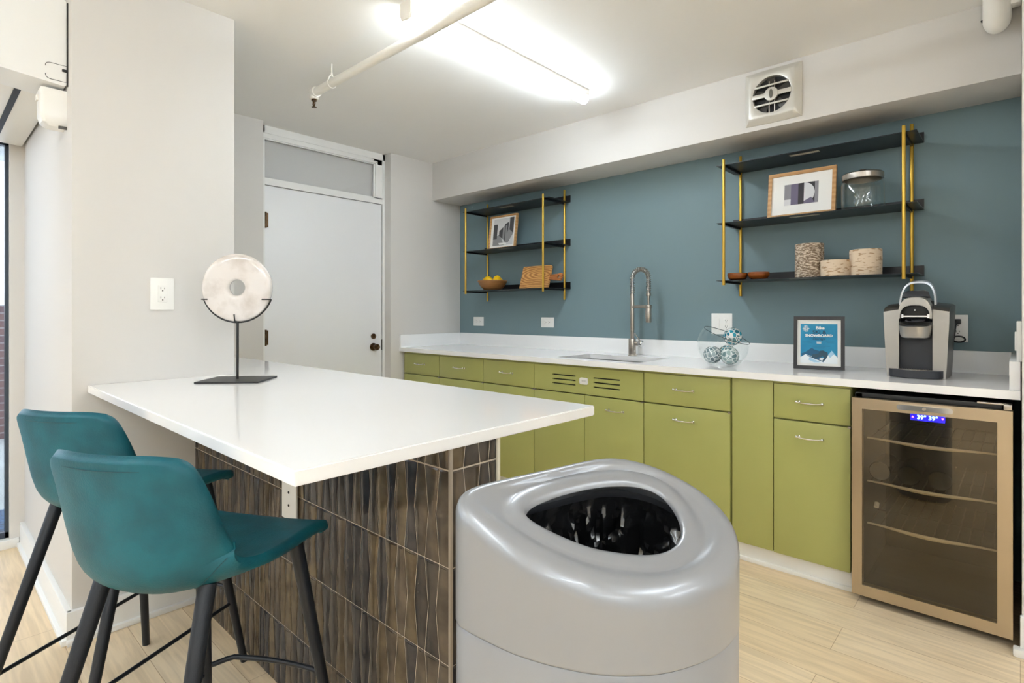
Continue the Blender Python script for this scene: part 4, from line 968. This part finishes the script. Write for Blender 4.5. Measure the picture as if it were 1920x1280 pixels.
# ============================================================ BAR STOOLS (local: front +Y)
def make_stool(label):
    t = thing('bar_stool', label, 'bar stool', 'teal leather bar stools')
    # side profile of the shell, from the seat's front edge to the top of the back
    prof = [(.231, .641), (.226, .648), (.205, .652), (.14, .652), (.06, .645), (-.02, .641), (-.09, .643), (-.145, .655), (-.182, .685), (-.198, .73), (-.206, .79), (-.214, .85), (-.222, .905), (-.226, .928)]
    wid = [.180, .187, .190, .194, .196, .197, .197, .195, .192, .189, .184, .176, .164, .144]
    cup = [.0, .004, .008, .014, .022, .034, .050, .072, .088, .080, .064, .052, .040, .034]
    S = 52; T = 20
    def cr(a, s):
        x = s * (len(a) - 1); i = min(int(x), len(a) - 2); f = x - i
        g = lambda k: Vector(a[max(0, min(len(a) - 1, k))]) if isinstance(a[0], tuple) else a[max(0, min(len(a) - 1, k))]
        p0, p1, p2, p3 = g(i - 1), g(i), g(i + 1), g(i + 2)
        return .5 * ((2 * p1) + (p2 - p0) * f + (2 * p0 - 5 * p1 + 4 * p2 - p3) * f * f + (3 * p1 - p0 - 3 * p2 + p3) * f ** 3)
    G = []; 
    for i in range(S + 1):
        s = i / S; c = cr(prof, s); c2 = cr(prof, min(1, s + .01)); c1 = cr(prof, max(0, s - .01)); d = (c2 - c1).normalized(); nrm_ = Vector((-d.y, d.x)) * -1
        # normal pointing to the sitter: up on the seat, forward on the back
        w_ = cr(wid, s); k = cr(cup, s); row = []
        for j in range(T + 1):
            tt = j / T * 2 - 1; cu = abs(tt) ** 2.4 * k
            p = c + nrm_ * cu; zz = p.y
            if s > .8: zz -= (abs(tt) ** 4) * .012 * (s - .8) / .2
            row.append((w_ * tt * (1 - .02 * abs(tt)), p.x, zz, nrm_))
        G.append(row)
    th = .013
    def surf(off, sc=1.0):
        return [[Vector((x, y + n_.x * off, z + n_.y * off)) for x, y, z, n_ in row] for row in G]
    up = surf(th); lo = surf(-th); b = MB(); bm = b.bm
    VU = [[bm.verts.new(p) for p in r] for r in up]; VL = [[bm.verts.new(p) for p in r] for r in lo]
    for i in range(S):
        for j in range(T):
            bm.faces.new((VU[i][j], VU[i][j + 1], VU[i + 1][j + 1], VU[i + 1][j])); bm.faces.new((VL[i][j], VL[i + 1][j], VL[i + 1][j + 1], VL[i][j + 1]))
    loopU = [VU[i][0] for i in range(S + 1)] + [VU[S][j] for j in range(1, T + 1)] + [VU[i][T] for i in range(S - 1, -1, -1)] + [VU[0][j] for j in range(T - 1, 0, -1)]
    loopL = [VL[i][0] for i in range(S + 1)] + [VL[S][j] for j in range(1, T + 1)] + [VL[i][T] for i in range(S - 1, -1, -1)] + [VL[0][j] for j in range(T - 1, 0, -1)]
    cen_ = Vector((0, 0, .72)); LM = []
    for a, c in zip(loopU, loopL):
        m_ = (a.co + c.co) / 2; o = Vector((m_.x, 0, 0)); 
        out = Vector((1 if m_.x > 0 else -1, 0, 0)) * min(1, abs(m_.x) / .16) ** 3
        if a in VU[S]: out = out * .6 + Vector((0, 0, 1))
        if a in VU[0]: out = out * .6 + Vector((0, 1, -.15))
        LM.append(bm.verts.new(m_ + out.normalized() * .009))
    n_ = len(LM)
    for i in range(n_):
        j = (i + 1) % n_
        bm.faces.new((loopU[i], loopU[j], LM[j], LM[i])); bm.faces.new((LM[i], LM[j], loopL[j], loopL[i]))
    b.build('seat_shell', M['leather'], t, ang=75)
    pts = [Vector((x * .925, y - n2.x * (th + .0006), z - n2.y * (th + .0006))) for (x, y, z, n2) in [G[i][0] for i in range(24, S - 1)]]
    top = [Vector((G[S - 3][j][0] * .93, G[S - 3][j][1] - G[S - 3][j][3].x * (th + .0006), G[S - 3][j][2] - .002 - G[S - 3][j][3].y * (th + .0006))) for j in range(1, T)]
    pts2 = [Vector((-p.x, p.y, p.z)) for p in reversed(pts)]
    b = MB(); b.tube(pts + top + pts2, .0011, 6)
    for s_ in (-1, 1):
        b.tube([Vector((G[i][j][0] * 1.0, G[i][j][1] - G[i][j][3].x * (th + .001), G[i][j][2] - G[i][j][3].y * (th + .001))) for i, j in [(30 - k, (T if s_ > 0 else 0) - s_ * k // 1 if False else ((T - k) if s_ > 0 else k)) for k in range(0, 7)]], .001, 6)
    b.build('seam', M['piping'], t)
    # legs
    ft = {'FL': ((-.137, .166, .642), (-.206, .262, 0)), 'FR': ((.137, .166, .642), (.206, .262, 0)), 'RL': ((-.127, -.105, .655), (-.186, -.318, 0)), 'RR': ((.127, -.105, .655), (.186, -.318, 0))}
    def onleg(k, z):
        a, c = Vector(ft[k][0]), Vector(ft[k][1]); u = z / a.z; return c.lerp(a, u)
    for k in ft:
        a, c = ft[k]; b = MB(); b.cyl(c, a, .0115, .0175, n=20, bev=.001); b.build('leg', M['leg'], t)
    b = MB(); b.box(-.08, .08, -.04, .12, .622, .634, bev=.002); b.build('under_frame', M['leg'], t)
    b = MB(); A = onleg('FL', .236); B = onleg('FR', .236); P2 = []
    for i in range(25):
        u = i / 24; s_ = min(1, min(u, 1 - u) / .13); s_ = s_ * s_ * (3 - 2 * s_); P2.append(A.lerp(B, u) + Vector((0, .045 * s_ + .02 * math.sin(PI * u), .0)))
    b.tube(P2, .0068, 10); b.build('footrest', M['leg'], t)
    for s_ in ('L', 'R'):
        b = MB(); b.cyl(onleg('R' + s_, .215), onleg('F' + s_, .215), .0058, n=12); b.build('side_rung', M['leg'], t)
    return t
st = make_stool('teal leather bar stool nearest the camera, its back overlapping the other')
st2 = dup(st, (-2.022, .445, 0), .514, label='teal leather bar stool farther away, beside the pillar wall')
place(st, (-1.368, .432, 0), .508)

# ============================================================ WASTE BIN
t = thing('waste_bin', 'large silver rounded waste bin with an open slanted lid', 'trash can')
EU = Vector((.35225754, .93590311, 0)); EV = Vector((-.93590311, .35225754, 0)); OO = Vector((-.54088642, .79343675, 0))
def lidz(u, v): return .893 + .064 * u + .41 * v
out_pts = [(-.236, .050), (-.226, .072), (-.200, .083), (-.138, .085), (-.04, .085), (.05, .084), (.104, .073), (.150, .043), (.182, .003), (.203, -.045), (.208, -.09), (.198, -.128), (.172, -.160), (.136, -.183), (.090, -.200), (.045, -.206), (-.005, -.203), (-.050, -.191), (-.101, -.164), (-.148, -.121), (-.188, -.069), (-.215, -.013), (-.232, .025)]
open_pts = [(-.135, .002), (-.118, .014), (-.093, .020), (-.049, .025), (.011, .024), (.060, .016), (.094, .004), (.115, -.012), (.125, -.035), (.121, -.066), (.110, -.092), (.092, -.114), (.068, -.128), (.034, -.134), (-.004, -.126), (-.057, -.099), (-.086, -.075), (-.112, -.045), (-.131, -.016)]
def closed_spline(P, n):
    out = []; m_ = len(P)
    for i in range(m_):
        p0, p1, p2, p3 = [Vector(P[(i + k) % m_]) for k in (-1, 0, 1, 2)]
        for q in range(12):
            f = q / 12; out.append(.5 * ((2 * p1) + (p2 - p0) * f + (2 * p0 - 5 * p1 + 4 * p2 - p3) * f * f + (3 * p1 - p0 - 3 * p2 + p3) * f ** 3))
    return out
def by_angle(curve, c, n):
    res = []; m_ = len(curve)
    for i in range(n):
        a = 2 * PI * i / n; d = Vector((math.cos(a), math.sin(a))); best = None
        for k in range(m_):
            p, q = curve[k] - c, curve[(k + 1) % m_] - c; e = q - p; den = d.x * e.y - d.y * e.x
            if abs(den) < 1e-12: continue
            tt = (p.x * e.y - p.y * e.x) / den; ss = (p.x * d.y - p.y * d.x) / den
            if tt > 0 and -1e-9 <= ss <= 1 + 1e-9 and (best is None or tt > best): best = tt
        res.append(c + d * best)
    return res
NB = 120; cc = Vector((0.0, -.045))
OC = by_angle(closed_spline(out_pts, 0), cc, NB); PC = by_angle(closed_spline(open_pts, 0), cc, NB)
def smooth_loop(Lp, it=2):
    for _ in range(it): Lp = [(Lp[i - 1] + Lp[i] * 2 + Lp[(i + 1) % len(Lp)]) / 4 for i in range(len(Lp))]
    return Lp
OC = smooth_loop(OC, 3); PC = smooth_loop(PC, 3)
def W(p, z): q = OO + EU * p.x + EV * p.y; return (q.x, q.y, z)
def inset(Lp, d):
    out = []; n_ = len(Lp)
    for i in range(n_):
        tg = (Lp[(i + 1) % n_] - Lp[i - 1]).normalized(); nn = Vector((-tg.y, tg.x)); out.append(Lp[i] + nn * d)
    return out
def mixl(A, B, k): return [a.lerp(b_, k) for a, b_ in zip(A, B)]
ring = lambda Lp, zf: [W(p, zf(p)) for p in Lp]
SEAM = .700
b = MB(); b.rings([ring(inset(OC, .008), lambda p: 0), ring(inset(OC, .002), lambda p: .012), ring(inset(OC, .001), lambda p: SEAM - .004), ring(inset(OC, .003), lambda p: SEAM)], True, True, True); b.build('body', M['bin'], t)
R = [ring(inset(OC, .003), lambda p: SEAM + .0005), ring(OC, lambda p: SEAM + .003), ring(OC, lambda p: SEAM + .006), ring(OC, lambda p: lidz(p.x, p.y) - .045)]
fr = .027
for k in range(0, 9):
    a = PI / 2 * k / 8; R.append(ring(inset(OC, fr * (1 - math.cos(a))), lambda p, a=a: lidz(p.x, p.y) + .003 - fr * (1 - math.sin(a))))
F = inset(OC, fr)
lip = inset(PC, -.030)
R.append(ring(mixl(F, lip, .35), lambda p: lidz(p.x, p.y) - .001)); R.append(ring(mixl(F, lip, .75), lambda p: lidz(p.x, p.y) - .005))
R.append(ring(lip, lambda p: lidz(p.x, p.y) - .0065)); R.append(ring(inset(PC, -.026), lambda p: lidz(p.x, p.y) - .0035)); R.append(ring(inset(PC, -.010), lambda p: lidz(p.x, p.y) - .0035))
R.append(ring(inset(PC, -.003), lambda p: lidz(p.x, p.y) - .005)); R.append(ring(PC, lambda p: lidz(p.x, p.y) - .009)); R.append(ring(inset(PC, .001), lambda p: lidz(p.x, p.y) - .014))
R.append(ring(inset(PC, -.004), lambda p: lidz(p.x, p.y) - .016))
b = MB(); b.rings(R); b.build('lid', M['bin'], t, ang=60)
# liner: crumpled bag wall and floor inside
LC = mixl(OC, PC, .62)
R = []
for k in range(26):
    u = k / 25; z0_ = .85 - .24 * u
    def zf(p, u=u): return lidz(p.x, p.y) - .052 - .20 * u
    row = []
    for i, p in enumerate(LC):
        a = 2 * PI * i / NB; n1 = mnoise.noise(Vector((math.cos(a) * 7, math.sin(a) * 7, u * 3.0))) ; n2 = mnoise.noise(Vector((math.cos(a) * 16, math.sin(a) * 16, u * 5 + 7)))
        k_ = min(1, u * 4); q = p + (p - cc).normalized() * (-.02 * u * u + k_ * (.028 * n1 + .022 * abs(n2) + .008 * mnoise.noise(Vector((math.cos(a) * 34, math.sin(a) * 34, u * 12))))); row.append(W(q, zf(p) + .012 * n2 * k_))
    R.append(row)
b = MB(); b.rings(R, True, False, False)
last = [v for v in R[-1]]
rr = [last]
for k in (.75, .5, .25, .05):
    cw = Vector(W(cc, .6)); rr.append([tuple(Vector(p).lerp(cw, 1 - k) + Vector((0, 0, .015 * mnoise.noise(Vector(p) * 30)))) for p in last])
b.rings(rr, True, False, True); bmesh.ops.remove_doubles(b.bm, verts=b.bm.verts, dist=1e-5); b.build('bin_bag', M['liner'], t, ang=28)
b = MB(); b.rings([ring(inset(OC, .02), lambda p: lidz(p.x, p.y) - .055), ring(inset(OC, .02), lambda p: .72)]); b.build('inner_wall', M['charcoal'], t)
settle(t, (OO.x, OO.y, 0))
